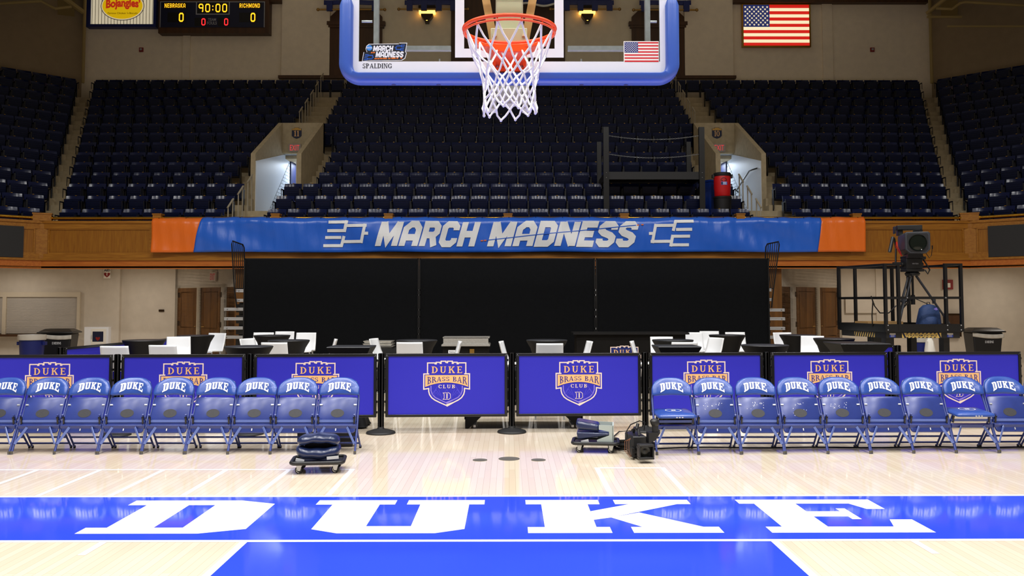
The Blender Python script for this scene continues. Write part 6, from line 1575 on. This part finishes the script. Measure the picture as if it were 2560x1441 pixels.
c = floor_at(789, 1184); dolly_seat(c.x + .0, c.y + .13, .12, 'low navy vinyl seat on casters in front of the left chair row', False)
c = floor_at(1492, 1133); dolly_seat(c.x, c.y + .14, -.12, 'low navy vinyl seat with grey side bracket beside the camera on the floor', True)
def floor_camera(x, y, rz, label, full):
    r = thing('shoulder_camera', label, 'camera', (x, y, 0), rz, 'shoulder cameras on the floor')
    mb = MB(); mb.box(-.075, .075, -.02, .34, .05, .23); mb.box(-.06, .06, .0, .3, .0, .05); mb.build('camera_body', 'black_plastic', r, bevel=.012)
    mb = MB(); lt = Matrix.Translation((0, -.02, .115)) @ Matrix.Rotation(PI / 2, 4, 'X'); mb.M = lt; mb.lathe([(.05, 0), (.05, .06), (.056, .062), (.056, .10), (.05, .105), (.055, .16), (.055, .2)], 24); ln = mb.build('lens', 'black_satin', r)
    mb = MB()
    for q in (rect(-.078, .04, .078, .062), rect(-.078, .166, .078, .19), rect(-.078, .062, -.062, .166), rect(.062, .062, .078, .166)): mb.hexa([(q[0][0], -.31, q[0][1]), (q[1][0], -.31, q[0][1]), (q[1][0], -.21, q[0][1]), (q[0][0], -.21, q[0][1]), (q[0][0], -.31, q[2][1]), (q[1][0], -.31, q[2][1]), (q[1][0], -.21, q[2][1]), (q[0][0], -.21, q[2][1])])
    mb.box(-.066, .066, -.225, -.215, .055, .175); mb.build('lens_hood', 'black_plastic', ln, bevel=.006)
    mb = MB(); mb.M = Matrix.Translation((0, -.226, .115)) @ Matrix.Rotation(PI / 2, 4, 'X'); mb.lathe([(.056, 0), (.052, .008), (.04, .003), (.02, .006), (.001, .007)], 28); mb.build('front_glass', 'lens_glass', ln)
    mb = MB(); mb.tube([(0, .0, .235), (0, .02, .29), (0, .2, .29), (0, .24, .235)], .014, 8); mb.tube([(-.02, .03, .30), (.0, .05, .35)], .018, 8); mb.build('top_handle', 'black_plastic', r)
    mb = MB(); mb.hexa([(.09, -.05, .16), (.16, -.05, .19), (.16, .06, .19), (.09, .06, .16), (.09, -.05, .27), (.215, -.05, .27), (.215, .06, .27), (.09, .06, .27)]); mb.tube([(.17, 0, .26), (.17, 0, .34)], .034, 14); mb.lathe([(.036, 0), (.046, .02), (.045, .05), (.03, .07)], 16, (.17, 0, .335), wob=lambda t, i: 1 + (.25 * max(0, -math.cos(t)) if i > 1 else 0)); mb.build('viewfinder', 'black_plastic', r)
    mb = MB()
    for i in range(3): mb.tube([(-.08, .05, .20), (-.11 - .022 * i, .0, .18), (-.12 - .022 * i, -.04, .09), (-.10 - .012 * i, -.06 - .01 * i, .03), (-.08, -.05, .06)], .0028, 5)
    mb.build('copper_cable', 'copper', r)
    mb = MB(); mb.tube([(-.10, .12, .20), (-.11, .10, .27), (-.07, .08, .34), (.02, .06, .38), (.08, .06, .36), (.07, .07, .28)], .006, 6); mb.box(-.10, -.075, -.1, .02, .03, .12); mb.build('black_cable', 'cable', r)
    return r
c = floor_at(1597, 1160); floor_camera(c.x + .05, c.y + .30, .10, 'shoulder television camera on the floor, lens facing the court, beside the first right chair', True)
c = floor_at(800, 1125); floor_camera(c.x + .02, 4.02, -PI / 2 + .1, 'shoulder television camera lying behind the left chair row above the low seat', True)
c = floor_at(1590, 1128); pts = []
for i in range(90):
    t = i / 90 * 2 * PI * 6; q = .17 + .015 * math.sin(t * .7); pts.append((c.x + q * math.cos(t) * 1.25, c.y + .12 + q * math.sin(t), .012 + .012 * (i / 15) + .004 * math.sin(t * 3)))
tag(MB().tube(pts, .009, 6).build('coiled_cable', 'cable'), 'coil of black cable on the floor behind the shoulder camera', 'cable')
pts = [Vector((c.x - .1, c.y + .1, .01)), Vector((c.x - .45, c.y + .38, .008)), Vector((c.x - .15, c.y + .55, .10)), Vector((c.x + .15, c.y + .4, .008))]
pts = [Vector((c.x + .2, c.y + .1, .008))] + [Vector((1.9 + .25 * i, 3.86 + .02 * math.sin(i * 1.3) + (.03 if i in (11, 12) else 0), .008)) for i in range(22)]
tag(MB().tube(pts, .008, 6).build('floor_cable', 'cable'), 'long black cable on the floor under the right chair row', 'cable')
mb = MB(); a = floor_at(1535, 1090); mb.tube([floor_at(1530, 1098) + Vector((0, 0, .01)), floor_at(1548, 1084) + Vector((0, 0, .02)), floor_at(1575, 1082) + Vector((0, 0, .02)), floor_at(1600, 1098) + Vector((0, 0, .01)), floor_at(1590, 1115) + Vector((0, 0, .06))], .008, 6)
tag(mb.build('loose_cable', 'cable'), 'short loop of black cable between the low seat and the shoulder camera', 'cable')
